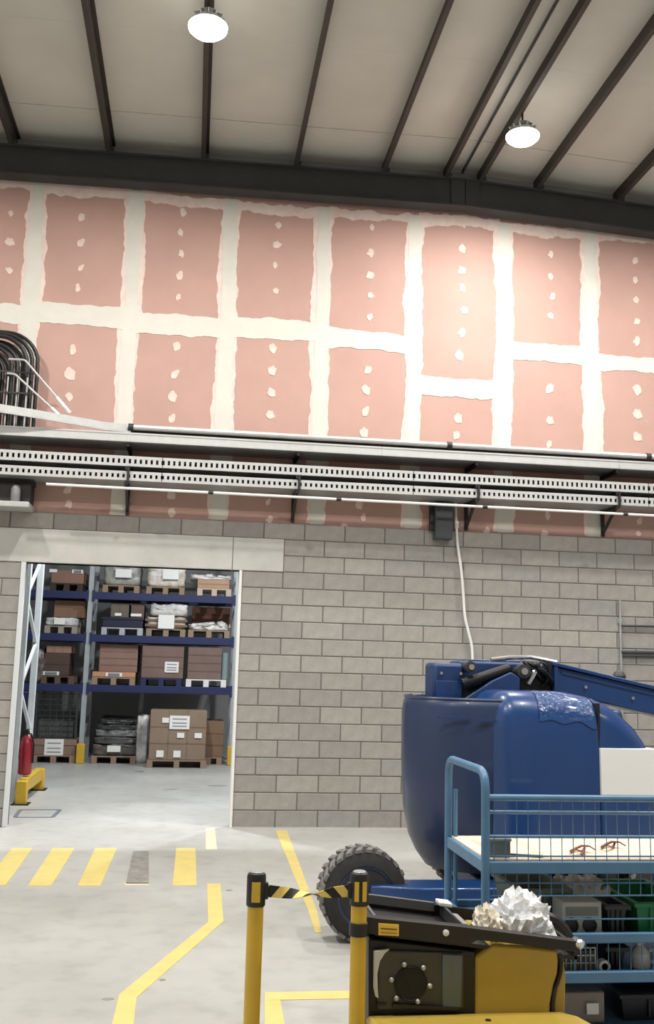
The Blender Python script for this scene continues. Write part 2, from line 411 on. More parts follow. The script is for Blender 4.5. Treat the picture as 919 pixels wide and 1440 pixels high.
# ================================================================== LAMPS
def high_bay(loc, top, label, W, col=(1, .97, .92), off=''):
    x, y, z = loc
    t = thing('high_bay_lamp'+off, label, 'lamp', loc, 'high bay lamps')
    MB().lathe([(.05, .17), (.09, .16), (.10, .10), (.14, .08), (.165, .03), (.17, .0)], loc, 28).build('housing', M_galv, t)
    for k in range(12):
        a = 2*PI*k/12
        MB().bar((x+.08*math.cos(a), y+.08*math.sin(a), z+.12), (x+.15*math.cos(a), y+.15*math.sin(a), z+.085), .008, .05).build('cooling_fin', M_galv, t)
    MB().lathe([(.02, -.075), (.09, -.068), (.15, -.045), (.185, -.012), (.19, .012), (.172, .02)], loc, 28).build('lens', mat('lamp_lens', (255, 250, 240), .4, emit=LENS), t)
    MB().tube([(x, y, z+.15), (x, y, top)], .012, 8).build('suspension_rod', M_steel, t)
    li = bpy.data.lights.new('lamp_light'+off, 'AREA'); li.shape = 'DISK'; li.size = .30; li.energy = W; li.color = col
    lo = bpy.data.objects.new('lamp_light'+off, li); C.objects.link(lo); put(lo, t); lo.location = (x, y, z-.085)
p1 = atZ(296, 40, 7.92); p2 = atZ(726, 192, 7.92)
high_bay((-.68, p1.y, 7.92), rz(-.68)+.01, 'round high bay lamp under the purlin over the crossing stripes', LAMP_W)
high_bay((2.918, p2.y, 7.92), rz(2.918)+.01, 'round high bay lamp beside the ridge purlins near the pink wall', LAMP_W)
for n, (x, y, s) in enumerate(((-4.2, 8.4, 'left of the opening'), (5.95, 9.0, 'over the far end of the lift'), (-.68, 3.2, 'over the stanchions'), (2.918, 4.4, 'over the mesh trolley'), (-4.2, 3.0, 'over the open floor'), (5.95, 3.6, 'over the floor beyond the trolley'))):
    high_bay((x, y, 7.8), rz(x)+.01, 'round high bay lamp hanging from the roof '+s, LAMP_W, off='_offscreen')
for x, y, s in ((-1.3, 13.6, 'over the store aisle behind the opening'), (1.6, 15.0, 'over the store floor behind the block wall')):
    high_bay((x, y, 6.1), 6.5, 'round high bay lamp '+s, STORE_W, (.93, .97, 1), '_offscreen')

# ================================================================== CABLE TRAYS ON THE WALL
X0, X1 = -4.2, 7.2
def solid_tray(name, label, z0, z1, yf, yb):
    t = thing(name, label, 'cable tray', (1, yf, z0), 'cable trays on the pink wall')
    for a, b in ((X0, -1.4), (-1.395, 1.6), (1.605, 4.6), (4.605, X1)):
        MB().box(a, yf, z0, b, yf+.006, z1).box(a, yf-.006, z1-.02, b, yf+.006, z1).box(a, yf-.012, z0, b, yf, z0+.028).build('side_rail', M_galvl, t, smooth=False)
    MB().box(X0, yf+.004, z0-.004, X1, yb, z0+.004).build('base', M_galv, t); MB().box(X0, yb-.006, z0, X1, yb, z1).build('back_rail', M_galv, t)
    return t
def perf_tray(label, z0, z1, yf, yb):
    t = thing('cable_tray', label, 'cable tray', (1, yf, z0), 'cable trays on the pink wall')
    for a, b in ((X0, -1.0), (-.99, 2.0), (2.01, 5.0), (5.01, X1)):
        mb = MB().box(a, yf, z1-.034, b, yf+.006, z1).box(a, yf, z0, b, yf+.006, z0+.032)
        n = int((b-a)/.062)
        for i in range(n):
            x = a+(i+.3)*(b-a)/n; mb.box(x, yf+.001, z0+.025, x+.036, yf+.005, z1-.025)
        o = mb.build('perforated_side', M_galvl, t, smooth=False)
    MB().box(X0, yf+.006, z0-.003, X1, yb, z0+.004).build('base', M_galv, t)
    MB().box(X0, yb-.006, z0, X1, yb, z1).build('back_rail', M_galv, t)
    return t
YF = D-.44
t0 = solid_tray('cable_tray', 'solid sided galvanised cable tray, uppermost of the three on the pink wall', 4.405, 4.515, YF-.04, D-.0)
t1 = perf_tray('perforated galvanised cable tray between the solid tray and the lowest tray', 4.125, 4.245, YF, D-.02)
t2 = perf_tray('perforated galvanised cable tray, lowest of the three on the pink wall', 3.955, 4.065, YF, D-.02)
rc = random.Random(11)
def dark_fill_cables(label, z0, top, n, y0, y1):  # cables added above the rails to fill the shaded gaps with black
    t = thing('dark_fill_cables', label, 'cables', (1, y0, z0))
    for k in range(n):
        y = y0+(y1-y0)*(k+.5)/n; ph = rc.uniform(0, 9); r = rc.uniform(.014, .022)
        zb = z0+r+.006
        pts = [(X0+(X1-X0)*i/46, y+.012*mnoise.noise((i*.5, k, 0)), zb+(top-zb)*(.55+.45*mnoise.noise((i*.28, ph, 2)))*(k % 2)) for i in range(47)]
        MB().tube(pts, r, 6).build('cable', M_cable, t)
    return t
dark_fill_cables('black cables added to darken the gap above the upper perforated tray', 4.125, 4.285, 8, YF+.03, D-.06)
dark_fill_cables('black cables added to darken the gap above the lowest perforated tray', 3.955, 4.095, 8, YF+.03, D-.06)
# conduits
def conduit(label, pts, r, m, cat='pipe', collars=()):
    t = thing('conduit', label, cat, pts[0], 'pipes along the cable trays')
    MB().tube(pts, r, 10).build('pipe', m, t)
    for x in collars:
        i = min(range(len(pts)), key=lambda j: abs(pts[j][0]-x)); z = pts[i][2]; y = pts[i][1]
        MB().lathe([(r*1.35, -.03), (r*1.35, .03)], (x, y, z), 12, 'x').build('coupling', M_dark, t)
    return t
conduit('pale steel pipe running along the top of the solid cable tray', [(-1.42+(X1+1.42)*i/20, YF-.02, 4.583) for i in range(21)], .034, M_galvl, collars=(-1.38, 2.44, 5.0))
conduit('added black tube for the shaded gap between the pale pipe and the solid tray rim', [(-1.42+(X1+1.42)*i/20, YF+.02, 4.54) for i in range(21)], .022, M_cable)  # dark tube put in for the shade under the pale pipe
conduit('thin white conduit clipped under the lowest tray', [(-2.3+(X1+2.3)*i/30, YF+.02, 3.868-.006*i/6) for i in range(31)], .016, M_white, collars=(-.42, 1.1, 2.9, 4.7))
# sweeping cover strip where the pipe run bends towards the hall
t = thing('tray_bend', 'pale bent cover strip where the pipe run turns at its end', 'cable tray', (-2.2, YF, 4.6))
bend = [(-1.38, YF-.01, 4.575), (-1.7, YF-.02, 4.588), (-2.05, YF-.06, 4.625), (-2.5, YF-.14, 4.66), (-3.0, YF-.24, 4.69), (-3.6, YF-.4, 4.70)]
for i in range(len(bend)-1): pass
MB().loft([[(p[0], p[1], p[2]-.04), (p[0], p[1]-.012, p[2]-.04), (p[0], p[1]-.012, p[2]+.04), (p[0], p[1], p[2]+.04)] for p in bend]).build('cover', M_galvl, t)
MB().loft([[(p[0], p[1], p[2]-.058), (p[0], p[1]-.02, p[2]-.058), (p[0], p[1]-.02, p[2]-.036), (p[0], p[1], p[2]-.036)] for p in bend]).build('lower_edge', M_galv, t)
# brackets
for px, bl in ((176, 'above the store opening'), (415, 'above the end of the lintel'), (665, 'beside the dark trunking box'), (861, 'above the thin wall rails'), (None, 'under the curving cable riser')):
    x = atY(px, 720, D-.3).x if px else -3.5
    t = thing('tray_bracket', 'black wall bracket carrying the cable trays '+bl, 'bracket', (x, D, 3.63), 'brackets carrying the cable trays on the pink wall')
    MB().box(x-.02, D-.005, 3.62, x+.02, D+.036, 4.5).build('wall_channel', M_black, t)
    for z in (3.925, 4.098, 4.375):
        MB().prism([(x-.02, z-.02), (x+.02, z-.02), (x+.02, z+.02), (x-.02, z+.02)], YF-.02, D).build('arm', M_black, t)
    MB().bar((x+.02, YF-.02, 3.93), (x+.02, YF-.02, 4.12), .03, .02).build('front_plate', M_black, t)
    MB().bar((x, YF+.05, 3.92), (x, D, 3.66), .03, .03).build('brace', M_black, t)
# grey box hanging below the trays
b0 = atY(613, 715, D-.17); b1 = atY(637, 758, D-.17)
t = thing('trunking_box', 'dark grey trunking box below the trays over the block courses', 'electrical box', (b0.x, D-.1, b1.z))
MB().box(b0.x, D-.15, b1.z, b1.x, D-.002, 3.93).build('body', mat('box_grey', (66, 72, 74), .5), t, bevel=.006)
MB().box(b0.x-.05, D-.08, b1.z+.12, b0.x, D-.002, 3.93).build('side_channel', M_black, t)
MB().box(b0.x+.012, D-.156, b1.z+.012, b1.x-.012, D-.15, 3.9).build('cover', mat('box_grey_cover', (58, 63, 66), .5), t)
# white cable hanging down to the lift
pts = [atY(x, y, D-.03-.02*(i > 1)) for i, (x, y) in enumerate(((640,705),(641,735),(643,765),(648,800),(651,835),(653,865),(658,888),(663,910),(664,940),(664,985)))]
cp = []
for i in range(len(pts)-1):
    p0, p1_, p2_, p3 = pts[max(i-1,0)], pts[i], pts[i+1], pts[min(i+2, len(pts)-1)]
    for k in range(4):
        u = k/4; cp.append(.5*((2*p1_)+(p2_-p0)*u+(2*p0-5*p1_+4*p2_-p3)*u*u+(3*p1_-p0-3*p2_+p3)*u**3))
t = thing('hanging_cable', 'white cable hanging down the block wall from the trunking box', 'cable', cp[0])
MB().tube(cp+[pts[-1]], .017, 8).build('sheath', M_white, t)
MB().box(pts[1].x-.02, D-.05, pts[1].z-.07, pts[1].x+.03, D, pts[1].z+.02).build('clip', M_white, t, bevel=.008)
# vertical bundle and struts at the far end of the trays
t = thing('cable_riser', 'thick black cables curving up the pink wall above the tray end', 'cables', (-2.7, D-.2, 4.55))
for k in range(9):
    x = -2.98+.055*k; y = D-.25+.05*(k % 3); zt = 5.45+.02*k
    pts = [(x, y, 4.52), (x, y, 5.0), (x, y, zt-.35)]
    for a in range(1, 9):
        an = a/8*PI/2; R = .20+.022*k; pts.append((x-R+R*math.cos(an), y, zt-.25+R*math.sin(an)))
    pts.append((pts[-1][0]-1.2, y, pts[-1][2]+.03))
    MB().tube(pts, rc.uniform(.021, .027), 8).build('cable', M_cable, t)
for k in range(4):
    MB().tube([(-2.95+.11*k, D-.30, 4.5), (-2.95+.11*k, D-.30, 5.15)], .009, 6).build('ladder_wire', M_galvl, t)
t = thing('riser_ladder', 'pale steel ladder rail beside the curving black cables', 'cable tray', (-2.9, D-.3, 4.5))
MB().bar((-3.0, D-.33, 4.5), (-3.0, D-.33, 5.45), .05, .03).build('rail', M_galv, t)
for z in (4.7, 4.95, 5.2): MB().bar((-3.0, D-.32, z), (-2.5, D-.32, z), .02, .02).build('rung', M_dark, t)
for pa, pb, pc, lab in (((12,505),(35,506),(97,579),'longer'), ((10,525),(21,526),(92,592),'shorter')):
    a, b, c = (atY(*p, YF-.03) for p in (pa, pb, pc))
    t = thing('stay_rod', '%s pale steel stay rod slanting from the cable riser to the trays' % lab, 'rod', c, 'stay rods at the cable riser')
    MB().tube(fillet([a, b, c], .03, 3), .012, 6).build('rod', M_galvl, t)
    d = (c-b).normalized(); MB().tube([c-d*.22, c+d*.02], .02, 8).build('end_sleeve', M_white, t)
# small unit under the tray end
j0 = atY(-20, 675, D-.25); j1 = atY(42, 712, D-.25)
t = thing('junction_unit', 'dark electrical unit on a pale shelf under the tray end', 'electrical box', (j1.x-.2, D-.2, j1.z))
MB().box(j0.x-.3, D-.25, j1.z+.03, j1.x, D-.0, j0.z-.01).build('body', M_dark, t, bevel=.01)
MB().lathe([(.05, 0), (.055, .02), (.055, .16), (.035, .2)], (j1.x-.16, D-.31, j1.z+.03), 14).build('beacon', mat('beacon_grey', (120,120,120), .3), t)
MB().box(j0.x-.4, D-.40, j1.z-.035, j1.x+.01, D, j1.z+.03).build('shelf', M_galvl, t, bevel=.008)
MB().box(j0.x-.4, D-.2, j0.z-.02, j1.x+.01, D, 3.95).build('hanger_plate', M_dark, t)
# pipe stub and rails on the block wall beside the boom
t = thing('wall_rail', 'thin steel upright with two dark rails on the block wall', 'rail', (4.78, D, 1.9))
u0 = atY(871, 843, D-.03); u1 = atY(874, 960, D-.03)
MB().tube([(u0.x, D-.03, u0.z), (u0.x, D-.03, .9)], .014, 8).build('upright', M_galv, t)
for py, w_ in ((880, .014), (917, .02), (922, .014)):
    a = atY(876, py, D-.04); MB().tube([(a.x-.03, D-.03, a.z), (a.x+.9, D-.03, a.z+.01)], w_, 8).build('rail', M_steel, t)
MB().box(u0.x-.03, D-.02, u0.z-.3, u0.x+.03, D+.004, u0.z-.24).build('wall_clip', M_galv, t)
MB().box(u0.x-.03, D-.02, 1.1, u0.x+.03, D+.004, 1.16).build('wall_clip', M_galv, t)

# ================================================================== STORE ROOM RACKS AND GOODS
YK = 19.0
LV = {0: 0.0, 1: 1.44, 2: 2.37, 3: 3.17}
UX = [-5.25, -2.50, .27]
def post_mesh(mb, x, y, h, w=.09):
    mb.box(x-w/2, y-.004, 0, x-w/2+.02, y+.07, h).box(x+w/2-.02, y-.004, 0, x+w/2, y+.07, h).box(x-w/2, y, 0, x+w/2, y+.02, h)
rack = thing('pallet_rack', 'tall blue beamed pallet rack on grey uprights at the back of the store', 'rack', (-1.1, YK, 0))
for i, x in enumerate(UX):
    for y in (YK, YK+1.0):
        mb = MB(); post_mesh(mb, x, y, 4.6); mb.build('upright', M_rackgrey, rack, smooth=False)
        MB().box(x-.08, y-.05, 0, x+.08, y+.12, .012).build('foot_plate', M_rackgrey, rack)
    zz = .3
    while zz < 4.2:
        MB().bar((x, YK+.05, zz), (x, YK+1.0, zz+.5), .03, .03).build('brace', M_rackgrey, rack); zz += .55
    MB().box(x-.075, YK-.10, 0, x+.075, YK-.012, .36).build('post_guard', M_yel, rack, bevel=.012)
for i in range(2):
    for k, z in list(LV.items())[1:]+[(4, 4.0)]:
        for y in (YK-.01, YK+1.0):
            MB().box(UX[i]+.05, y-.02, z-.14, UX[i+1]-.05, y+.03, z).build('beam', M_rackblue, rack, bevel=.006)
        for xx in (UX[i]+.05, UX[i+1]-.062):
            MB().box(xx-.02, YK-.034, z-.18, xx+.03, YK-.012, z+.03).build('beam_end', M_rackblue, rack)
# end frame of the row beside the aisle, with its yellow guard
XF = -2.83
fr = thing('rack_end_frame', 'white latticed end frame of the rack row beside the store aisle', 'rack', (XF, 13.9, 0))
for y in (13.85, 14.95):
    MB().box(XF-.045, y-.04, 0, XF+.045, y+.04, 4.6).build('upright', mat('frame_white', (206, 212, 216), .45, var=.05), fr, bevel=.006)
zz = .25; k = 0
while zz < 4.0:
    a, b = ((13.85, 14.95) if k % 2 == 0 else (14.95, 13.85)); MB().bar((XF, a, zz), (XF, b, zz+.62), .04, .04).build('brace', MATS['frame_white'], fr); zz += .62; k += 1
for z in (1.4, 2.3, 3.2):
    for y in (13.85, 14.95): MB().box(-5.6, y-.025, z-.13, XF-.045, y+.025, z).build('beam', M_rackblue, fr, bevel=.006)
for y in (13.85, 14.95): MB().box(-5.65, y-.04, 0, -5.56, y+.04, 4.6).build('upright', MATS['frame_white'], fr)
gd = thing('rack_guard', 'yellow steel floor guard along the foot of the rack end frame', 'barrier', (-2.62, 14.3, 0))
for y in (13.62, 15.12):
    MB().box(-2.74, y-.07, 0, -2.60, y+.07, .30).build('post', M_yel, gd, bevel=.01)
    MB().box(-2.78, y-.12, 0, -2.56, y+.12, .015).build('foot_plate', M_black, gd)
MB().box(-2.72, 13.69, .14, -2.62, 15.05, .32).build('rail', M_yel, gd, bevel=.012)
ex = thing('fire_extinguisher', 'red fire extinguisher hung on the rack end frame above the yellow guard', 'extinguisher', (-2.7, 13.95, .36))
ec = (-2.70, 13.93, .34)
MB().lathe([(.06, 0), (.085, .015), (.09, .05), (.09, .40), (.078, .46), (.045, .51), (.03, .53)], ec, 20).build('cylinder', M_red, ex)
MB().lathe([(.03, .525), (.034, .54), (.03, .58)], ec, 12).build('valve', M_black, ex)
MB().box(ec[0]-.015, ec[1]-.09, .34+.575, ec[0]+.015, ec[1]+.03, .34+.60).build('lever', M_black, ex)
MB().tube([(ec[0], ec[1]-.02, .89), (ec[0]+.06, ec[1]-.06, .88), (ec[0]+.10, ec[1]-.05, .75), (ec[0]+.10, ec[1]-.03, .5)], .012, 8).build('hose', M_black, ex)
MB().box(ec[0]-.14, ec[1]-.03, .55, ec[0]-.08, ec[1]+.03, .58).build('wall_hook', M_black, ex)

# pallets
def pallet(cx, y0, z, label, w=.82, d=1.1, m=None):
    m = m or M_wood
    t = thing('wooden_pallet', label, 'pallet', (cx, y0, z), 'pallets in the store rack')
    if 'pt' not in bl_me:
        bl_me['pt'] = MB().box(-.5, 0, 0, .5, 1, 1).mesh('board', smooth=False)
    me = bl_me['pt'].copy(); me.materials.append(m)
    for k in range(5): inst(me, 'top_board', t, T((cx, y0+k*(d-.1)/4, z+.118)) @ S(w, .1, .022))
    for sx in (-1, 0, 1):
        for sy in (0, 1, 2): inst(me, 'block', t, T((cx+sx*(w/2-.05), y0+sy*(d-.1)/2, z+.022)) @ S(.1, .1, .098))
        inst(me, 'bottom_board', t, T((cx+sx*(w/2-.05), y0, z)) @ S(.1, d, .022))
    return t
CART = {}
def card(rgb):
    k = tuple(rgb)
    if k not in CART: CART[k] = mat('cardboard_%d_%d_%d' % k, rgb, .85, var=.07, scale=4)
    return CART[k]
def carton(x0, x1, y0, d, z0, z1, label, rgb=(146, 116, 98), seams=0, labels=(), lid=False, cols=0, name='carton'):
    t = thing(name, label, 'box', ((x0+x1)/2, y0, z0), 'cartons in the store rack' if y0 > 12 else None); m = card(rgb)
    b = MB().box(x0, y0, z0, x1, y0+d, z1).build('body', m, t, bevel=.008)
    for k in range(seams):
        z = z0+(z1-z0)*(k+1)/(seams+1); MB().box(x0-.004, y0-.006, z-.009, x1+.004, y0+d, z+.009).build('layer_edge', card(tuple(int(v*.9) for v in rgb)), t)
    for k in range(cols):
        x = x0+(x1-x0)*(k+1)/(cols+1); MB().box(x-.008, y0-.006, z0, x+.008, y0+.01, z1).build('seam', card(tuple(int(v*.9) for v in rgb)), t)
    if lid: MB().box(x0-.012, y0-.012, z1-.10, x1+.012, y0+d+.012, z1+.006).build('lid', card(tuple(min(255, int(v*1.06)) for v in rgb)), t, bevel=.006)
    for (u, v, w_, h_) in labels:
        xx = x0+(x1-x0)*u; zz = z0+(z1-z0)*v
        l = MB().box(xx-w_/2, y0-.018, zz-h_/2, xx+w_/2, y0-.006, zz+h_/2).build('paper_label', M_paper, t)
        if w_ > .15:
            for q_ in (.25, -.05, -.28): MB().box(xx-w_*.36, y0-.0195, zz+h_*q_-.012, xx+w_*.36, y0-.017, zz+h_*q_+.012).build('print_line', mat('faint_ink', (150,150,152), .7), l)
    return t
def lump(x0, x1, y0, d, z0, z1, label, name='wrapped_load', rgb=(206, 202, 196), rgb2=(150, 128, 108), seed=0, amp=.06, labels=(), sharp=.0, dome=.0, bands=0, cat='wrapped goods'):
    t = thing(name, label, cat, ((x0+x1)/2, y0, z0), {'wrapped_load': 'wrapped loads in the store rack', 'sheet_bundle': 'sheet bundles in the sagging stack', 'film_heap': 'loose film in the store rack'}.get(name))
    bm = bmesh.new(); bmesh.ops.create_cube(bm, size=1); bmesh.ops.subdivide_edges(bm, edges=bm.edges[:], cuts=9, use_grid_fill=True)
    for v in bm.verts:
        p = v.co.copy(); n_ = Vector((p.x*2, p.y*2, p.z*2)); q_ = 1-dome*(.5+p.z)*(abs(p.x*2)**2)
        rd_ = 1.0-.10*max(0, (n_.x**4+n_.y**4+n_.z**4)-1.6)
        x = (x0+x1)/2+p.x*(x1-x0)*rd_; y = y0+d/2+p.y*d*rd_; z = z0+(p.z+.5)*(z1-z0)*(q_ if p.z > -.49 else 1)
        a = amp*(.3+(p.z+.5)*.8)
        dx = mnoise.noise((p.x*6+seed, p.y*4, p.z*6)); dz = mnoise.noise((p.x*5, p.y*5+seed*2, p.z*7)); dy = mnoise.noise((p.x*7+seed*3, p.z*7, 1))
        if p.z <= -.49: dz = 0
        v.co = Vector((x+dx*a*.6, y+dy*a, z+dz*a*1.1-(.5*a if p.z > .49 else 0)))
    me = bpy.data.meshes.new('film'); bm.to_mesh(me); bm.free()
    for p in me.polygons: p.use_smooth = True
    o = bpy.data.objects.new('film', me); C.objects.link(o); put(o, t); me.materials.append(mat('film_%s_%d' % (name, seed), rgb, .35, rgb2=rgb2, scale=5, bump=.6, bscale=14))
    for (u, v, w_, h_) in labels:
        xx = x0+(x1-x0)*u; zz = z0+(z1-z0)*v; MB().box(xx-w_/2, y0-.07, zz-h_/2, xx+w_/2, y0-.02, zz+h_/2).build('paper_label', M_paper, t)
    for k in range(bands):
        z = z0+(z1-z0)*(k+.6)/(bands+.4); MB().box(x0-.03, y0-.03, z-.02, x1+.03, y0+d, z+.02).build('strap', card((120, 100, 84)), t)
    return t
def rx(px, py): p = atY(px, py, YK+.03); return p.x, p.z
def ext(a, b, py): return rx(a, py)[0], rx(b, py)[0]
def top(px, py): return rx(px, py)[1]
PH = .142; Y1 = YK+.0
def pal(a, b, lv, label, m=None, dy=0.0, d=1.1):
    x0, x1 = ext(a, b, 900 if lv else 1060); pallet((x0+x1)/2, Y1-.03+dy, LV[lv], label, w=(x1-x0), m=m, d=d); return x0, x1, LV[lv]+PH
# --- ground level
x0, x1, z = pal(45, 106, 0, 'pallet on the floor under the labelled carton beside the yellow guard')
carton(x0, x1, Y1, 1.0, z, top(75, 1040), 'wide brown carton with white printed label beside the fire extinguisher', (134, 110, 96), labels=((.5, .5, .34, .3),), lid=True)
cg = thing('wire_cage', 'dark wire cage standing on the wide labelled carton', 'cage', ((x0+x1)/2, Y1, top(75, 1040)))
zc0, zc1 = top(75, 1040)+.008, 1.27
for xx in (x0+.02, x1-.02):
    for yy in (Y1+.04, Y1+.9): MB().bar((xx, yy, zc0), (xx, yy, zc1), .04, .04).build('post', M_steel, cg)
for k in range(9):
    z_ = zc0+.02+(zc1-zc0-.04)*k/8; MB().bar((x0+.02, Y1+.04, z_), (x1-.02, Y1+.04, z_), .012, .012).build('wire', M_steel, cg)
for k in range(7):
    xx = x0+.02+(x1-x0-.04)*k/6; MB().bar((xx, Y1+.05, zc0), (xx, Y1+.05, zc1), .012, .012).build('wire', M_steel, cg)
MB().box(x0+.05, Y1+.25, zc0, x1-.05, Y1+.85, zc0+.34).build('grey_contents', mat('cage_contents', (92, 94, 92), .8, var=.3, scale=5), cg)
x0, x1, z = pal(129, 191, 0, 'pallet on the floor under the sagging stack of grey sheets')
for k, (h, g, lab) in enumerate(((.22, (116, 110, 104), 'lowest sagging bundle of grey sheets with a pale label'), (.15, (98, 98, 96), 'second bundle of flat grey sheets in the sagging stack'), (.13, (140, 142, 140), 'pale grey bundle of sheets in the middle of the stack'), (.12, (72, 76, 74), 'dark green grey bundle of sheets high in the stack'), (.11, (60, 62, 62), 'topmost dark bundle of sheets on the sagging stack'))):
    ins = .02*k
    lump(x0+ins, x1-ins*.4, Y1, 1.0, z, z+h, lab, 'sheet_bundle', g, tuple(int(v*.6) for v in g), seed=40+k, amp=.035, labels=((.5, .6, .24, .11),) if k == 0 else (), cat='sheets'); z += h-.012
x0, x1, z = pal(209, 289, 0, 'pallet on the floor under the big brown carton with paper labels', dy=-.62, d=.62)
x0, x1 = x0-.01, x1+.01
carton(x0+.03, x1-.03, Y1-.62, .58, z, top(250, 997), 'big brown carton block with several white labels in front of the rack', (140, 120, 102), cols=2, seams=2,
       labels=((.52, .76, .36, .24), (.27, .80, .12, .09), (.55, .50, .13, .09), (.86, .50, .13, .09), (.2, .12, .13, .12), (.5, .12, .13, .12)))
pallet(-.02-.35+.22, Y1+.05, 0, 'narrow pallet on the floor beside the big labelled carton', w=.5)
xa, xb = ext(291, 318, 1040)
carton(-.40, .12, Y1+.08, .9, PH, top(300, 1015), 'plain brown carton tucked behind the big labelled carton by the upright', (128, 102, 82), seams=2)
lump(*ext(191, 207, 1040), Y1+.1, .6, 0, top(200, 1006), 'tall narrow white wrapped parcel standing between the sheet stack and the labelled carton', 'wrapped_load', (226, 224, 222), (150, 144, 140), 91, .03)
# --- first level
x0, x1, z = pal(62, 108, 1, 'dark pallet carrying mixed parts on the first rack beam', m=card((92, 74, 60)))
carton(x0+.02, x1-.12, Y1+.1, .8, z, 2.0, 'dark brown carton among mixed parts on the first beam', (84, 66, 58), seams=1, labels=((.3, .1, .3, .07),))
lump(x0-.22, x0+.02, Y1+.05, .8, 1.442, 2.12, 'grey clutter of parts beside the dark brown carton', 'parts_heap', (150, 140, 136), (60, 52, 50), 51, .07, cat='parts')
carton(x0+.04, x1-.1, Y1+.12, .7, 2.002, 2.14, 'shallow brown tray carton on top of the dark brown carton', (150, 118, 100), cols=2)
x0, x1, z = pal(133, 193, 1, 'pallet on the first beam under the orange carton with a pale label')
zt = top(160, 945)
carton(x0+.0, x1, Y1-.01, 1.0, z, zt, 'low orange brown carton with pale label on the first beam', (196, 144, 110), labels=((.5, .5, .3, .07),), cols=2)
carton(x0+.1, x1+.02, Y1+.12, .8, zt+.002, 2.19, 'stack of reddish brown flat cartons above the orange carton', (142, 114, 102), seams=3)
x0, x1, z = pal(201, 258, 1, 'dark blue plastic pallet under the plain brown carton', m=M_rackblue)
carton(x0, x1+.02, Y1+.03, .95, z, 2.19, 'plain dull brown carton in the middle of the first beam', (124, 102, 94), seams=2, labels=((.72, .35, .26, .2),))
x0, x1, z = pal(264, 320, 1, 'white plastic pallet under the striped brown cartons', m=M_white)
carton(x0+.02, x1-.1, Y1+.03, .95, z, 2.19, 'stacked brown cartons with dark joints on the white pallet', (122, 101, 94), seams=3)
MB_ = thing('film_roll', 'grey green upright roll beside the striped brown cartons', 'roll', (x1-.03, Y1+.2, z))
MB().lathe([(.055, 0), (.065, .01), (.065, .5), (.055, .51)], (x1-.03, Y1+.12, z), 16).build('roll', mat('roll_green', (128, 146, 146), .5), MB_)
# --- second level
x0, x1, z = pal(62, 108, 2, 'pallet of white goods on the second beam under the plain brown box', m=card((150, 140, 130)))
lump(x0, x1, Y1, .9, z, z+.16, 'flat white wrapped goods on the second beam', 'wrapped_load', (236, 236, 234), (130, 130, 132), 61, .03, labels=((.45, .5, .2, .12),))
carton(x0+.12, x1+.10, Y1+.2, .75, z+.165, 3.0, 'tall plain brown box above the flat white goods', (136, 106, 86), name='carton')
x0, x1, z = pal(142, 200, 2, 'pallet on the second beam under the navy crate', m=M_rackgrey)
cr = thing('plastic_crate', 'navy plastic crate with two white labels on the second beam', 'crate', ((x0+x1)/2, Y1, z))
zt = top(170, 868); M_navy = mat('navy_plastic', (26, 30, 52), .5)
MB().box(x0, Y1, z, x1, Y1+.95, zt-.03).build('body', M_navy, cr, bevel=.015)
MB().box(x0-.015, Y1-.015, zt-.05, x1+.015, Y1+.965, zt).build('rim', M_navy, cr, bevel=.01)
for u, w_ in ((.38, .12), (.82, .2)): MB().box(x0+(x1-x0)*u-w_/2, Y1-.022, z+.22, x0+(x1-x0)*u+w_/2, Y1-.005, z+.27).build('paper_label', M_paper, cr)
carton(x0+.14, x0+.48, Y1+.1, .7, zt+.001, 2.98, 'olive brown carton on the lid of the navy crate', (112, 104, 90), cols=1)
carton(x0+.52, x1-.0, Y1+.1, .7, zt+.001, 2.98, 'red brown carton on the lid of the navy crate', (112, 90, 82))
x0, x1, z = pal(205, 260, 2, 'pallet on the second beam under the film wrapped cartons')
zt = top(230, 868)
lump(x0, x1, Y1, .95, z, zt+.02, 'film wrapped cartons with a square label on the second beam', 'wrapped_load', (214, 206, 194), (150, 132, 112), 62, .04, labels=((.5, .55, .3, .26),), bands=2)
lump(x0+.05, x1+.02, Y1+.03, .9, zt+.03, 3.0, 'white padded bundle lying on the film wrapped cartons', 'wrapped_load', (232, 230, 228), (170, 166, 164), 63, .05)
x0, x1, z = pal(264, 322, 2, 'pallet on the second beam under the heap of clear film')
lump(x0, x1, Y1-.02, .6, z, top(295, 873), 'rounded heap of pale crumpled film on the second beam', 'film_heap', (232, 230, 226), (158, 150, 142), 64, .09, dome=.55, cat='film')
carton(x0+.06, x1+.02, Y1+.6, .5, z, 2.98, 'reddish brown carton behind the heap of film', (104, 72, 58), seams=2)
# --- top level
x0, x1, z = pal(66, 112, 3, 'pallet on the top beam under the sealed brown box', m=card((60, 50, 44)))
carton(x0, x1, Y1+.02, .9, z-.0, 3.56, 'brown box on the top beam with white tape at its corners', (142, 110, 92), labels=((.05, .93, .14, .06), (.8, .93, .2, .07)))
x0, x1, z = pal(140, 192, 3, 'pallet on the top beam beside the upright under grey film')
lump(x0, x1, Y1, .9, z, 3.72, 'grey film wrapped load with white label on the top beam', 'wrapped_load', (176, 178, 172), (122, 118, 110), 71, .05, labels=((.55, .55, .3, .16),))
x0, x1, z = pal(202, 256, 3, 'pallet in the middle of the top beam under white film')
lump(x0, x1, Y1, .9, z, 3.72, 'white film wrapped load in the middle of the top beam', 'wrapped_load', (236, 234, 230), (176, 158, 140), 72, .06, labels=((.62, .6, .3, .2),))
x0, x1, z = pal(274, 322, 3, 'pallet at the end of the top beam under light brown cartons', m=card((190, 176, 160)))
carton(x0+.0, x1-.04, Y1+.02, .9, z, top(300, 815), 'light brown cartons at the end of the top beam', (180, 146, 122), seams=1)
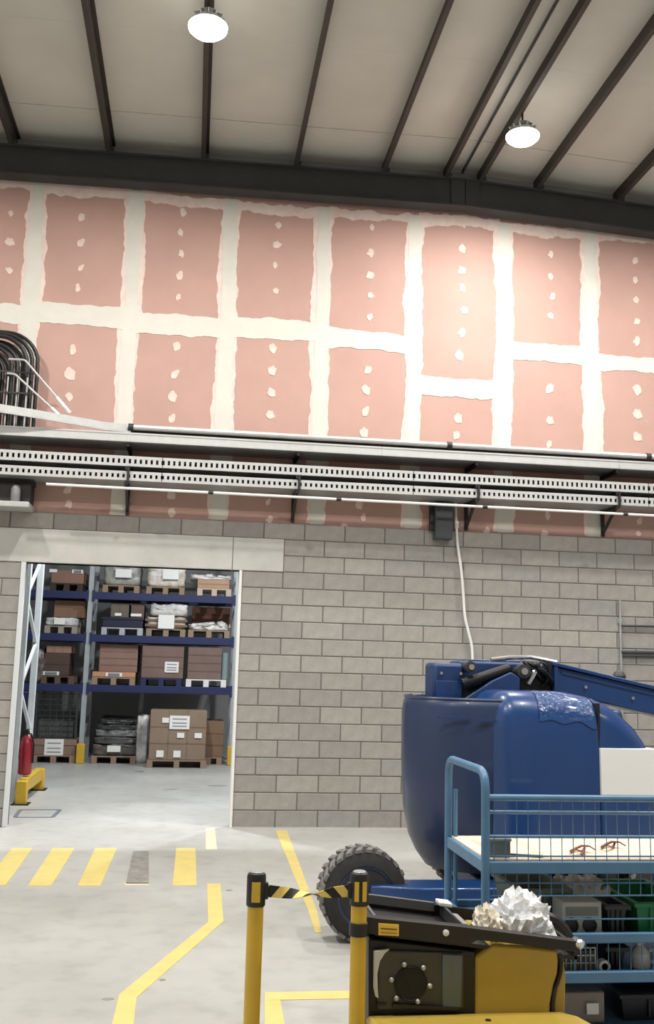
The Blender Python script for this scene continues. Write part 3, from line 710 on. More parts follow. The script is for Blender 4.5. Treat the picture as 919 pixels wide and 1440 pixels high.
lump(x0-.14, x1, Y1+.03, .85, top(300, 815), top(300, 815)+.09, 'loose white film on the light brown cartons', 'film_heap', (240, 240, 240), (190, 186, 182), 73, .05, cat='film')

# ================================================================== BOOM LIFT
LF = thing('boom_lift', 'large blue boom lift parked in front of the block wall', 'boom lift', (2.0, 7.9, 0))
def wheel(cx, yf, inward, r=.312, w=.26):
    cz = r; s = inward           # yf: outer face, s=+1 body lies towards +y
    prof = [(r*.62, .0), (r*.66, -.012), (r*.80, -.008), (r*.93, .018), (r*.965, .05), (r*.97, w/2), (r*.965, w-.05), (r*.93, w-.018), (r*.62, w)]
    ty = MB().lathe([(a, yf+s*h) for a, h in prof], (cx, 0, cz), 40, 'y').build('wheel', M_rubber, LF)
    tr = MB()
    for k in range(26):
        a = 2*PI*k/26
        for side in (0, 1):
            aa = a+(PI/26 if side else 0); y0 = yf+s*(.012 if side == 0 else w*.5); y1 = yf+s*(w*.5 if side == 0 else w-.012)
            c, n = math.cos(aa), math.sin(aa); tx, tz = -n, c; da = .5*2*PI*r/26*.62
            sk = .02*(1 if side == 0 else -1)
            pts = []
            for (yy, off) in ((y0, sk), (y1, -sk)):
                for rr, ww in ((r*.93, da), (r, da*.8)):
                    for q_ in (-1, 1): pts.append((cx+c*rr+tx*(q_*ww+off), yy, cz+n*rr+tz*(q_*ww+off)))
            tr.add(pts, [(0,1,3,2),(4,6,7,5),(0,4,5,1),(2,3,7,6),(0,2,6,4),(1,5,7,3)])
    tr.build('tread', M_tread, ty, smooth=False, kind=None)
    MB().lathe([(.02, yf+s*.055), (r*.30, yf+s*.05), (r*.33, yf+s*.02), (r*.44, yf+s*.035), (r*.58, yf+s*.05), (r*.60, yf-s*.004), (r*.64, yf-s*.004), (r*.64, yf+s*.1)], (cx, 0, cz), 32, 'y').build('rim', M_blued, ty)
    hb = MB()
    for k in range(8):
        a = 2*PI*k/8; hb.lathe([(.014, yf+s*.02), (.014, yf-s*.0)], (cx+math.cos(a)*r*.22, 0, cz+math.sin(a)*r*.22), 6, 'y')
    hb.build('wheel_nuts', M_galv, ty)
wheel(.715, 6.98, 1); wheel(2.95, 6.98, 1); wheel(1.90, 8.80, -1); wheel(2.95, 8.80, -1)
MB().box(1.65, 7.14, .20, 2.95, 8.5, .34).box(.66, 7.20, .26, .86, 7.6, .38).box(2.86, 7.24, .24, 3.05, 8.6, .40).build('chassis', M_blued, LF, bevel=.02)
MB().prismz([(1.10, 6.86), (2.60, 6.86), (2.60, 7.14), (.86, 7.14), (.74, 7.02), (.74, 6.94)], .20, .395).build('side_deck', M_blue, LF, bevel=.015)
MB().lathe([(.55, .395), (.55, .47)], (1.95, 7.9, 0), 36).build('slew_ring', M_steel, LF)
# counterweight body, rounded plan
def plan(ins=0.0):
    P = [(1.86, 7.065), (1.78, 7.07), (1.66, 7.09), (1.43, 7.16), (1.26, 7.28), (1.155, 7.44), (1.11, 7.64), (1.16, 7.95), (1.26, 8.2), (1.34, 8.42), (1.46, 8.58), (1.6, 8.68), (1.78, 8.71), (1.86, 8.72)]
    # smooth
    out = []
    for i in range(len(P)):
        a, b, c, d = (Vector(P[max(0, min(len(P)-1, j))]) for j in (i-1, i, i+1, i+2))
        if i == len(P)-1: out.append(b); break
        for k in range(3):
            u = k/3
            if i in (0, len(P)-2): out.append(b*(1-u)+c*u)
            else: out.append(.5*((2*b)+(c-a)*u+(2*a-5*b+4*c-d)*u*u+(3*b-a-3*c+d)*u**3))
    cx, cy = 2.1, 7.89
    r = []
    for p in out:
        v = Vector((p.x-cx, p.y-cy)); L = v.length; f = (L-ins)/L; r.append((cx+v.x*f, cy+v.y*f))
    return r
def rimz(x): return 0
loops = []
for ins, z in ((.20, .40), (.12, .50), (.06, .62), (.02, .82), (0.004, 1.1), (0, 1.4), (.008, 1.60), (.02, 1.645), (.035, 1.658), (.06, 1.66), (.065, 1.62)):
    loops.append([(x, y, z) for x, y in plan(ins)])
cw = MB().loft(loops, cap=False)
n = len(loops[0]); cw.f.append(tuple(range(n-1, -1, -1))); cw.f.append(tuple(range(len(cw.v)-n, len(cw.v))))
CWO = cw.build('counterweight', M_cw, LF)
MB().box(1.70, 7.45, .46, 2.84, 8.72, 1.60).build('turntable_body', M_cw, LF, bevel=.05, seg=3)
# pale top lip
pl = plan(.028); MB().tube([(x, y, 1.662) for x, y in pl[:26]], .012, 6).build('lip', M_cw, CWO)
# worn cast marks
for px0, px1, py in ((618, 662, 1009), (672, 694, 1013)):
    a = atY(px0, py, 7.1); b = atY(px1, py, 7.06); 
    for p_, q_ in ((a, b),):
        ya = 7.055+max(0, (1.9-p_.x))**2*.32; yb_ = 7.055+max(0, (1.9-q_.x))**2*.32
        MB().bar((p_.x, ya-.0, p_.z), (q_.x, yb_-.0, q_.z), .02, .012).build('cast_mark', M_blued, CWO)
# side cowls: section swept along x
def section(h, yo, inset=0.0):
    prof = [(7.55, .46), (yo+.03, .46), (yo+.004, .52), (yo, .8), (yo, 1.1), (yo+.012, 1.50)]
    for k in range(1, 9):
        a = k/8*PI/2; prof.append((yo+.012+.20*(1-math.cos(a)), 1.50+(h-1.50)*math.sin(a)))
    prof.append((7.55, h)); return prof
def cowl(name, xs, m):
    loops = []
    for x, h, dy in xs:
        loops.append([(x, y+dy*(1 if y < 7.5 else 0), z if z <= .8 else .8+(z-.8)*(h-.8)/(1.735-.8)) for y, z in section(1.735, 6.985)])
    return MB().loft(loops).build(name, m, LF)
c1 = cowl('engine_cowl', [(1.66, 1.66, .10), (1.70, 1.705, .055), (1.745, 1.728, .022), (1.80, 1.735, .004), (1.95, 1.735, 0), (2.15, 1.735, 0), (2.3, 1.72, 0), (2.41, 1.695, 0), (2.428, 1.685, .006)], M_blue)
c2 = cowl('side_door', [(2.436, 1.685, .006), (2.45, 1.69, 0), (2.52, 1.665, 0), (2.60, 1.62, .0), (2.68, 1.56, .005), (2.75, 1.50, .01), (2.81, 1.42, .02), (2.855, 1.33, .035), (2.88, 1.2, .06)], M_blue)
MB().box(2.425, 7.0, .5, 2.442, 7.4, 1.66).build('door_gap', M_black, LF)
a = atY(843, 1052, 6.975); b = atY(912, 1119, 6.975)
MB().box(a.x+.004, 6.972, b.z, 2.862, 7.10, a.z).build('white_panel', mat('panel_white', (232, 232, 230), .4), c2, bevel=.006)
# scuffed clear film on the shoulder and a white patch on the door
M_film = mat('scuffed_film', (34, 70, 124), .12, bump=.8, bscale=22, coat=.6)
def shoulder_patch(name, xs, k0, k1, m, parent, wob=0.0):
    G = []
    for i, (x, h) in enumerate(xs):
        row = []
        lo = k0+wob*mnoise.noise((x*9, 3, 0)); hi = k1+wob*.4*mnoise.noise((x*7, 8, 0))
        for j in range(9):
            kk = max(0, min(16, lo+(hi-lo)*j/8)); an = kk/16*PI/2
            y = 6.997+.20*(1-math.cos(an)); z = 1.50+.235*math.sin(an); z = .8+(z-.8)*(h-.8)/.935
            row.append((x, y-.006*math.cos(an), z+.006*math.sin(an)))
        G.append(row)
    mb = MB()
    for off in (0, 1):
        mb.v += [(x, y+.012*off, z-.012*off) for r in G for x, y, z in r]
    n_, w_ = len(G), 9; N2 = n_*w_
    for i in range(n_-1):
        for j in range(w_-1):
            a_ = i*w_+j; mb.f += [(a_, a_+1, a_+w_+1, a_+w_), (N2+a_, N2+a_+w_, N2+a_+w_+1, N2+a_+1)]
    mb.build(name, m, parent)
shoulder_patch('scuffed_film', [(1.98+.43*i/20, 1.735 if 1.98+.43*i/20 < 2.15 else 1.735-.04*((1.98+.43*i/20-2.15)/.26)**1.4) for i in range(21)], 1.0, 14.5, M_film, c1, 5.0)
# knuckle block, riser and boom
kx0, kz1 = atY(609, 932, 7.72).x, atY(620, 932, 7.75).z
kx1 = atY(650, 940, 7.75).x
MB().box(kx0, 7.72, 1.60, kx1, 8.02, kz1).build('knuckle_block', M_blued, LF, bevel=.03)
MB().box(kx0+.02, 7.70, 1.63, kx1-.02, 7.725, 1.79).build('knuckle_plate', M_blue, LF, bevel=.004)
for dx, dz in ((.06, .26), (.22, .26), (.06, .05), (.24, .04)): MB().lathe([(.012, 7.705), (.012, 7.69)], (kx0+dx, 0, 1.61+dz-.02), 8, 'y').build('bolt', M_chrome, LF)
MB().box(kx1-.02, 7.78, kz1-.13, 2.35, 8.1, kz1+.02).build('riser_beam', M_blued, LF, bevel=.02)
MB().prism([(kx1, kz1-.11), (2.1, kz1-.06), (2.05, 1.62), (kx1, 1.62)], 7.85, 8.05).build('riser_shade_fill', M_black, LF)  # black plate standing in for the shadow under the riser beam
MB().prism([(1.52, 1.62), (2.02, 1.62), (2.02, 1.83), (1.95, 1.87), (1.80, 1.80)], 7.55, 7.60).build('link_plate', M_blued, LF, bevel=.006)
MB().box(1.72, 7.9, kz1+.02, 2.15, 8.0, kz1+.035).build('top_rail', M_blue, LF, bevel=.008)
bt = atY(790, 934, 7.70); bt2 = atY(912, 963, 7.70)
sl = (bt2.z-bt.z)/(bt2.x-bt.x)
def bz(x, o): return bt.z+(x-bt.x)*sl+o
def bprism(x0, x1, o0, o1, y0, y1): return MB().prism([(x0, bz(x0, o0)), (x1, bz(x1, o0)), (x1, bz(x1, o1)), (x0, bz(x0, o1))], y0, y1)
bo = bprism(2.38, 4.46, -.235, -.03, 7.70, 8.02).build('boom', M_blue, LF, bevel=.012)
bprism(2.33, 4.46, -.03, .0, 7.67, 8.05).build('boom_top_plate', M_blue, bo, bevel=.006)
bprism(2.42, 4.46, -.078, -.062, 7.688, 7.70).build('boom_rib', M_blue, bo)
bprism(2.355, 2.385, -.25, -.01, 7.68, 8.04).build('boom_end_plate', M_blue, bo)
for x, o in ((2.62, -.14), (3.02, -.14), (3.4, -.14)): MB().lathe([(.014, 7.70), (.014, 7.68)], (x, 0, bz(x, o)), 8, 'y').build('bolt', M_chrome, bo)
MB().lathe([(.05, 0), (.055, .03), (.04, .06), (.015, .075)], (2.98, 7.85, bz(2.98, -.002)), 14).build('beacon', M_steel, LF)
bk = MB().box(4.35, 7.35, .62, 5.15, 8.45, .66).build('platform', M_steel, LF)
for z_ in (1.15, 1.68): MB().tube([(4.35, 7.35, z_), (5.15, 7.35, z_), (5.15, 8.45, z_), (4.35, 8.45, z_)], .02, 8, closed=True).build('guard_rail', M_blue, bk)
for x_, y_ in ((4.35, 7.35), (5.15, 7.35), (5.15, 8.45), (4.35, 8.45)): MB().tube([(x_, y_, .64), (x_, y_, 1.68)], .02, 8).build('guard_post', M_blue, bk)
MB().bar((4.40, 7.86, .64), (4.40, 7.86, bz(4.4, -.05)), .14, .14).build('platform_mount', M_blued, LF)
# pivots, cylinders and hoses
for px, py, r in ((734, 944, .055), (660, 938, .045), (757, 935, .02)):
    p = atY(px, py, 7.62); MB().lathe([(r, 7.58), (r, 7.66), (r*.6, 7.66), (r*.6, 7.78)], (p.x, 0, p.z), 18, 'y').build('pivot_pin', M_steel, LF)
    MB().lathe([(r*.5, 7.56), (r*.5, 7.585)], (p.x, 0, p.z), 12, 'y').build('pin_cap', M_chrome, LF)
p0 = atY(742, 962, 7.6); p1_ = atY(752, 944, 7.6); MB().tube([p0, p1_], .022, 10).build('cylinder_rod', M_chrome, LF)
p0 = atY(650, 962, 7.66); p1_ = atY(716, 940, 7.64); MB().tube([p0, p1_], .045, 12).build('lift_cylinder', M_black, LF)
rh = random.Random(4)
for k in range(7):
    a = atY(735+6*k, 932+rh.uniform(-4, 4), 7.68); b = atY(770+rh.uniform(-8, 10), 962+rh.uniform(-10, 6), 7.72)
    m_ = (a+b)/2+Vector((rh.uniform(-.03, .06), -.05, rh.uniform(.0, .07)))
    MB().tube([a*(1-t)**2+m_*2*t*(1-t)+b*t*t for t in [i/8 for i in range(9)]], .014, 6).build('hose', M_cable, LF)
MB().box(2.06, 7.74, 1.64, 2.36, 8.02, 1.90).build('pivot_housing', M_black, LF, bevel=.02)
MB().tube([atY(690, 928, 7.7), atY(716, 925, 7.7), atY(745, 924, 7.7), atY(782, 931, 7.7)], .018, 8).build('hose_guard', M_chrome, LF)

# ================================================================== MESH TROLLEY
CT = thing('mesh_trolley', 'pale blue tubular trolley with mesh sides in front of the boom lift', 'trolley', (1.6, 5.15, 0))
cx0, cx1, cy0, cy1 = .905, 2.35, 4.80, 5.50
for x in (cx0, cx1):
    MB().tube(fillet([(x, cy0, .14), (x, cy0, 1.385), (x, cy1, 1.385), (x, cy1, .14)], .10, 7), .0215, 12).build('end_frame', M_cart, CT)
    MB().tube([(x+.03*(1 if x < 2 else -1), cy1-.04, .2), (x+.03*(1 if x < 2 else -1), cy1-.04, 1.22)], .012, 8).build('inner_rod', M_cart, CT)
for y in (cy0,):
    MB().tube([(cx0, y, 1.262), (cx1, y, 1.262)], .0165, 10).build('top_rail', M_cart, CT)
    MB().tube([(cx0, y, 1.193), (cx1, y, 1.193)], .009, 8).build('mid_rail', M_cart, CT)
    MB().tube([(cx0, y, 1.078), (cx1, y, 1.078)], .008, 8).build('mid_rail', M_cart, CT)
wm = MB().tube([(0, 0, 0), (0, 0, 1)], .0024, 6).mesh('wire'); wm.materials.append(M_cart)
for y in (cy0+.004,):
    for k in range(24):
        x = cx0+.045+k*.0575
        if x < cx1-.02: inst(wm, 'mesh_wire', CT, T((x, y, .80)) @ S(1, 1, .462))
    for z in (.985, .86, .80): MB().tube([(cx0, y, z), (cx1, y, z)], .0042, 6).build('mesh_wire', M_cart, CT)
for y in (cy0+.006,):
    for k in range(24):
        x = cx0+.045+k*.0575
        if x < cx1-.02: inst(wm, 'mesh_wire', CT, T((x, y, .44)) @ S(1, 1, .16))
    MB().tube([(cx0, y, .69), (cx1, y, .69)], .0042, 6).build('mesh_wire', M_cart, CT)
def shelf(z0, z1, board, m, nm):
    for y in (cy0, cy1): MB().box(cx0, y-.015, z0, cx1, y+.015, z1).build('shelf_rail', M_cart, CT, bevel=.005)
    for x in (cx0, cx1): MB().box(x-.012, cy0+.015, z0, x+.012, cy1-.015, z1).build('shelf_rail', M_cart, CT, bevel=.005)
    MB().box(cx0+.014, cy0+.016, board-.018, cx1-.014, cy1-.016, board).build(nm, m, CT)
shelf(.905, .962, .968, M_ply, 'wooden_shelf'); shelf(.583, .628, .592, M_cart, 'steel_shelf'); shelf(.40, .452, .425, M_cart, 'steel_shelf'); shelf(.14, .20, .19, M_cart, 'steel_shelf')
for x in (cx0+.08, cx1-.08):
    for y in (cy0+.06, cy1-.06):
        MB().lathe([(.02, y-.015), (.055, y-.015), (.058, y), (.055, y+.015), (.02, y+.015)], (x, 0, .058), 18, 'y').build('castor', M_black, CT)
        MB().box(x-.02, y-.025, .05, x+.02, y+.025, .145).build('castor_fork', M_galv, CT)
# things on the trolley
def on_shelf(px0, px1, y): return atY(px0, 1200, y).x, atY(px1, 1200, y).x
x0, x1 = on_shelf(686, 716, 4.88)
t = thing('small_box', 'small grey box on the wooden top shelf of the trolley', 'box', ((x0+x1)/2, 4.9, .969))
MB().box(x0, 4.86, .969, x1, 4.97, 1.05).build('body', mat('grey_box', (104, 116, 116), .6), t, bevel=.005)
MB().box(x0-.004, 4.856, 1.045, x1+.004, 4.974, 1.058).build('lid', mat('grey_box_lid', (130, 138, 136), .6), t, bevel=.003)
for lab, px, py, n_, col in (('brown strap lying coiled on the wooden top shelf', 815, 1200, 0, (120, 62, 36)), ('dark brown strap scrap beside the coiled strap', 858, 1194, 1, (96, 52, 34)), ('thin dark strip lying on the wooden top shelf beside the small grey box', 733, 1204, 2, (52, 46, 42))):
    c = atZ(px, py, .969); t = thing('strap_piece', lab, 'strap', c, 'strap pieces on the wooden shelf')
    if n_ == 2: pts = [c+Vector((-.07, .03, .006)), c+Vector((0, .0, .006)), c+Vector((.10, -.03, .006))]
    else: pts = [c+Vector((.08*math.cos(a)*(1-.06*a), .06*math.sin(a*1.3), .006+.012*(1+math.sin(a*2.1)))) for a in [i*.55 for i in range(16 - 4*n_)]]
    MB().loft([[(p.x, p.y-.012, p.z-.003), (p.x, p.y+.012, p.z-.003), (p.x, p.y+.012, p.z+.003), (p.x, p.y-.012, p.z+.003)] for p in pts]).build('webbing', mat('strap_%d' % n_, col, .6), t)
def tote(x0, x1, y0, y1, z, h, label, rgb, name='tote', wall=.012, lip=.016, open_=True):
    t = thing(name, label, 'crate', ((x0+x1)/2, y0, z), 'totes on the mesh trolley'); m = mat('tote_%d_%d_%d' % rgb, rgb, .5, var=.08, scale=8)
    mb = MB(); tp = .02
    o_ = [(x0+tp, y0+tp), (x1-tp, y0+tp), (x1-tp, y1-tp), (x0+tp, y1-tp)]; q_ = [(x0, y0), (x1, y0), (x1, y1), (x0, y1)]
    i_ = [(x0+wall, y0+wall), (x1-wall, y0+wall), (x1-wall, y1-wall), (x0+wall, y1-wall)]; ib = [(x0+tp+wall, y0+tp+wall), (x1-tp-wall, y0+tp+wall), (x1-tp-wall, y1-tp-wall), (x0+tp+wall, y1-tp-wall)]
    mb.loft([[(a, b, z) for a, b in o_], [(a, b, z+h) for a, b in q_], [(a, b, z+h) for a, b in i_], [(a, b, z+.015) for a, b in ib]])
    mb.build('shell', m, t)
    r = MB()
    r.box(x0-lip, y0-lip, z+h-.022, x1+lip, y0+.002, z+h).box(x0-lip, y1-.002, z+h-.022, x1+lip, y1+lip, z+h).box(x0-lip, y0, z+h-.022, x0+.002, y1, z+h).box(x1-.002, y0, z+h-.022, x1+lip, y1, z+h)
    r.build('rim', m, t, bevel=.003)
    for k in range(3):
        x = x0+(x1-x0)*(k+1)/4; MB().box(x-.006, y0-.004, z+.02, x+.006, y0+.02, z+h-.02).build('rib', m, t)
    return t
SZ = .593
tote(1.15, 1.42, 5.03, 5.44, SZ, .19, 'open grey green tote on the middle shelf beside the white packing', (112, 122, 116))
tote(1.545, 1.65, 4.86, 5.04, SZ, .15, 'dark slim tote between the two holed box and the green crate', (44, 50, 50))
tote(1.70, 2.0, 4.86, 5.40, SZ, .16, 'bright green plastic crate on the middle shelf', (34, 122, 78))
bx0, bx1 = atY(790, 1290, 4.86).x, atY(846, 1290, 4.86).x
t = thing('holed_box', 'pale grey box with two round black holes on the middle shelf', 'box', ((bx0+bx1)/2, 4.86, SZ))
MB().box(bx0, 4.86, SZ, bx1, 5.0, SZ+.165).build('body', mat('pale_grey', (178, 182, 180), .5, var=.05), t, bevel=.006)
MB().box(bx0+.02, 4.856, SZ+.10, bx1-.02, 4.862, SZ+.14).build('front_strip', mat('strip_grey', (120, 126, 126), .5), t)
for u in (.22, .68):
    x = bx0+(bx1-bx0)*u; MB().lathe([(.036, 4.861), (.036, 4.85), (.030, 4.85), (.028, 4.858)], (x, 0, SZ+.055), 20, 'y').build('round_hole', M_black, t)
lump(1.46, 1.67, 5.08, .32, SZ, SZ+.20, 'white crumpled packing behind the two holed box', 'packing_heap', (236, 238, 238), (170, 176, 178), 81, .04, cat='packing')
LZ = .426
t = thing('wire_basket', 'small grey wire basket on the lower trolley shelf', 'basket', (1.38, 4.87, LZ))
for k in range(9): MB().bar((1.28+.025*k, 4.86, LZ), (1.28+.025*k, 4.86, LZ+.12), .005, .005).build('wire', M_galv, t)
for k in range(4): MB().bar((1.28, 4.86, LZ+.012+.035*k), (1.48, 4.86, LZ+.012+.035*k), .005, .005).build('wire', M_galv, t)
MB().box(1.28, 4.87, LZ, 1.48, 5.1, LZ+.10).build('liner', mat('basket_liner', (96, 100, 102), .7), t)
t = thing('tape_roll', 'white tape roll standing on the lower trolley shelf', 'roll', (1.52, 4.86, LZ))
MB().lathe([(.016, 4.85), (.03, 4.85), (.03, 4.89), (.016, 4.89), (.016, 4.85)], (1.525, 0, LZ+.030), 18, 'y').build('roll', M_white, t)
t = thing('plastic_jug', 'white plastic jug at the lower shelf under the green crate', 'jug', (1.74, 4.9, LZ))
MB().lathe([(.04, 0), (.048, .01), (.048, .075), (.03, .10), (.017, .112), (.017, .128)], (1.74, 4.92, LZ), 16).build('body', mat('jug_white', (206, 212, 210), .4), t)
MB().lathe([(.02, .122), (.02, .14)], (1.74, 4.92, LZ), 12).build('cap', M_white, t)
MB().tube(fillet([(1.785, 4.92, LZ+.085), (1.82, 4.92, LZ+.085), (1.82, 4.92, LZ+.03), (1.785, 4.92, LZ+.03)], .015, 3), .008, 6).build('handle', MATS['jug_white'], t)
tote(1.56, 1.66, 4.90, 5.3, LZ, .11, 'black shallow tote between the tape roll and the jug', (30, 34, 36))
carton(1.30, 1.53, 4.87, .3, .191, .335, 'dull grey brown carton on the bottom trolley shelf', (150, 138, 130), labels=((.7, .5, .06, .05),))
tote(1.62, 2.2, 4.88, 5.4, .191, .13, 'long black tote on the bottom trolley shelf', (24, 26, 30))

# ================================================================== YELLOW AND BLACK MACHINE
MY = 4.13
MC = thing('tow_tractor', 'yellow and black warehouse machine with white plastic in its top tray', 'machine', (.65, 4.1, 0))
def mz(px, py, y=MY): p = atY(px, py, y); return (p.x, p.z)
def mpoly(pts, y0, y1, name, m, parent=None, bevel=.0, py=None):
    return MB().prism([mz(a, b, py or y0) for a, b in pts], y0, y1).build(name, m, parent or MC, bevel=bevel)
M_mblk = mat('machine_black', (22, 18, 17), .5, var=.15, scale=8)
M_mgrey = mat('machine_grey', (58, 60, 60), .4, var=.08, scale=5)
M_myel = mat('machine_yellow', (176, 150, 62), .45, var=.05, scale=4)
ZY = .50
# low yellow deck reaching towards the viewer, on wheels
dk = [atZ(516, 1427, ZY), atZ(640, 1419.5, ZY), atZ(775, 1411, ZY), atZ(800, 1411, ZY)]
poly = [(dk[0].x, MY-.001), (1.02, MY-.001), (1.075, MY-.06), (1.15, MY-.34), (1.17, MY-.75), (1.12, MY-.85), (.25, MY-.85), (.21, MY-.8), (.205, MY-.02)]
dkb = MB().prismz(poly, .12, ZY).build('deck_body', M_myel, MC, bevel=.03, seg=3)
c = atZ(686, 1435, ZY); MB().lathe([(.012, ZY-.002), (.012, ZY+.003)], (c.x, c.y, 0), 10).build('deck_plug', M_mblk, dkb)
for x in (.35, .98):
    for y in (3.5, 4.4):
        MB().lathe([(.03, x-.05), (.10, x-.05), (.115, x-.03), (.115, x+.03), (.10, x+.05), (.03, x+.05)], (0, y, .115), 22, 'x').build('wheel', M_rubber, MC)
# upright body behind the deck
mpoly([(518,1320),(668,1338),(668,1560),(518,1560)], MY, MY+.40, 'cabinet', M_mblk, bevel=.006)
mpoly([(532,1336),(652,1340),(652,1418),(530,1421)], MY-.012, MY+.02, 'front_panel', M_mgrey, bevel=.006)
mpoly([(622,1342),(650,1343),(648,1417),(622,1418)], MY-.022, MY-.008, 'side_panel', mat('panel_steel', (88, 98, 106), .35, metal=.3), bevel=.003)
hc = mz(577, 1383, MY-.012)
MB().lathe([(.068, MY-.013), (.068, MY-.018), (.064, MY-.022), (.060, MY-.018)], (hc[0], 0, hc[1]), 32, 'y').build('port_ring', MATS['port_black'] if 'port_black' in MATS else mat('port_black', (14, 14, 14), .7), MC)
MB().lathe([(.062, MY-.0135), (.062, MY-.019)], (hc[0], 0, hc[1]), 32, 'y').build('port', mat('port_black', (4, 4, 4), .8), MC)
for bx, by in ((568,1356.5),(595,1361),(550,1378),(604,1386.5),(557,1404),(587,1408.5)):
    p = mz(bx, by, MY-.02); MB().lathe([(.008, MY-.012), (.011, MY-.022), (.006, MY-.03)], (p[0], 0, p[1]), 10, 'y').build('bolt', M_galv, MC)
mpoly([(526,1338),(548,1335),(541,1341),(534,1352),(530.5,1370),(531,1390),(532,1404),(528,1402),(525.5,1390)], MY-.03, MY-.01, 'pale_guard', mat('guard_pale', (196, 198, 196), .35), bevel=.002)
mpoly([(552,1412),(645,1418),(645,1421),(552,1417)], MY-.03, MY-.01, 'lower_lip', M_mblk)
mpoly([(530,1411),(543,1411),(543,1414),(530,1414)], MY-.02, MY-.008, 'slot', M_black)
# tray: sloping front lip, floor and rims
lip = mpoly([(514,1289),(530,1291),(650,1303),(815,1324),(818,1332),(812,1339),(700,1325),(672,1322),(656,1331),(514,1313)], MY-.03, MY+.02, 'front_lip', M_mblk, bevel=.004)
fl = [mz(519, 1293), mz(812, 1329)]
sl_ = (fl[1][1]-fl[0][1])/(fl[1][0]-fl[0][0])
def tz(x, o=0): return fl[0][1]+(x-fl[0][0])*sl_+o
tx0, tx1 = fl[0][0], fl[1][0]
def tbox(x0, x1, y0, y1, o0, o1, name, m, bevel=.0, parent=None):
    vs = [(x0,y0,tz(x0,o0)),(x1,y0,tz(x1,o0)),(x1,y1,tz(x1,o0)),(x0,y1,tz(x0,o0)),(x0,y0,tz(x0,o1)),(x1,y0,tz(x1,o1)),(x1,y1,tz(x1,o1)),(x0,y1,tz(x0,o1))]
    return MB().add(vs, [(0,3,2,1),(4,5,6,7),(0,1,5,4),(1,2,6,5),(2,3,7,6),(3,0,4,7)]).build(name, m, parent or MC, bevel=bevel)
tbox(tx0, tx1, MY, MY+.44, -.06, -.045, 'tray_floor', M_black)
M_rim = mat('tray_rim', (92, 92, 92), .4)
tbox(tx0+.03, tx0+.42, MY-.012, MY+.008, -.012, .006, 'rim', M_rim, .003); tbox(tx0+.03, tx0+.38, MY+.43, MY+.45, -.03, .012, 'rim', M_rim, .003)
tbox(tx0+.025, tx0+.04, MY, MY+.44, -.03, .008, 'rim', M_rim, .003); tbox(tx0, tx0+.025, MY, MY+.44, -.06, .0, 'side_wall', M_mblk)
tbox(tx1-.02, tx1, MY, MY+.44, -.06, .0, 'side_wall', M_mblk, .004); tbox(tx0, tx1, MY+.44, MY+.46, -.06, -.0, 'back_wall', M_mblk)
tbox(tx0+.405, tx0+.42, MY+.0, MY+.44, -.045, .012, 'divider', M_mgrey, .003)
for px, py in ((651, 1273), (655, 1285), (660, 1297)):
    p = atY(px, py, MY+.1); 
tbox(tx0+.385, tx0+.445, MY+.36, MY+.44, .012, .03, 'clip', M_white, .004); tbox(tx0+.405, tx0+.43, MY+.05, MY+.22, .012, .02, 'clip', mat('clip_grey', (140,140,140), .4), .004)
for k in range(3): tbox(tx0+.24+.065*k, tx0+.27+.065*k, MY-.022, MY-.01, -.022, -.004, 'hinge_lug', M_rim, .002)
p = mz(626, 1311, MY-.03); MB().lathe([(.011, MY-.03), (.013, MY-.04), (.005, MY-.044)], (p[0], 0, p[1]), 14, 'y').build('round_knob', M_white, MC)
p = mz(615, 1268, MY+.43); MB().lathe([(.010, MY+.425), (.010, MY+.41)], (p[0], 0, p[1]), 12, 'y').build('round_knob', M_white, MC)
lb = mpoly([(532,1298.5),(560.5,1300.5),(560.5,1316.5),(532,1315)], MY-.036, MY-.028, 'warning_label', mat('label_yellow', (238, 196, 72), .5))
mpoly([(535,1305),(558,1306.6),(558,1308),(535,1306.5)], MY-.038, MY-.034, 'label_line', M_ink, lb); mpoly([(535,1311),(558,1312.4),(558,1313.4),(535,1312.2)], MY-.038, MY-.034, 'label_line', mat('label_ink_soft', (150, 110, 40), .6), lb)
p0 = mz(815, 1325, MY); MB().lathe([(.012, MY-.04), (.02, MY-.03), (.02, MY+.02)], (p0[0]-.01, 0, p0[1]), 14, 'y').build('end_cap', M_chrome, MC)
# yellow drum body under the tray
ybody = [(667.5,1346),(680,1337),(692,1328),(740,1331),(784,1336),(785.5,1352),(784,1370),(779,1385),(774,1412),(774,1500),(667,1500)]
mpoly(ybody, MY-.004, MY+.40, 'yellow_housing', M_myel, bevel=.012)
mpoly([(787,1343),(792,1350),(795,1372),(794,1412),(792,1500),(779,1500),(779,1410),(783,1388),(789,1370),(789.5,1352)], MY+.01, MY+.38, 'housing_end', M_myel, bevel=.01)
hp = [atY(x, y, MY+.005) for x, y in ((785.5,1340),(788.5,1352),(788,1366),(784,1380),(778.5,1392),(776.5,1413),(776,1450))]
MB().tube(hp, .0095, 8).build('hose', M_cable, MC)
# black arm over the back corner of the tray
ar = [atY(x, y, MY+.30) for x, y in ((748,1287),(765,1290),(778,1296),(790,1308),(800,1322),(808,1330))]
MB().tube(ar, [.018, .03, .036, .034, .028, .02], 10).build('arm', M_black, MC)
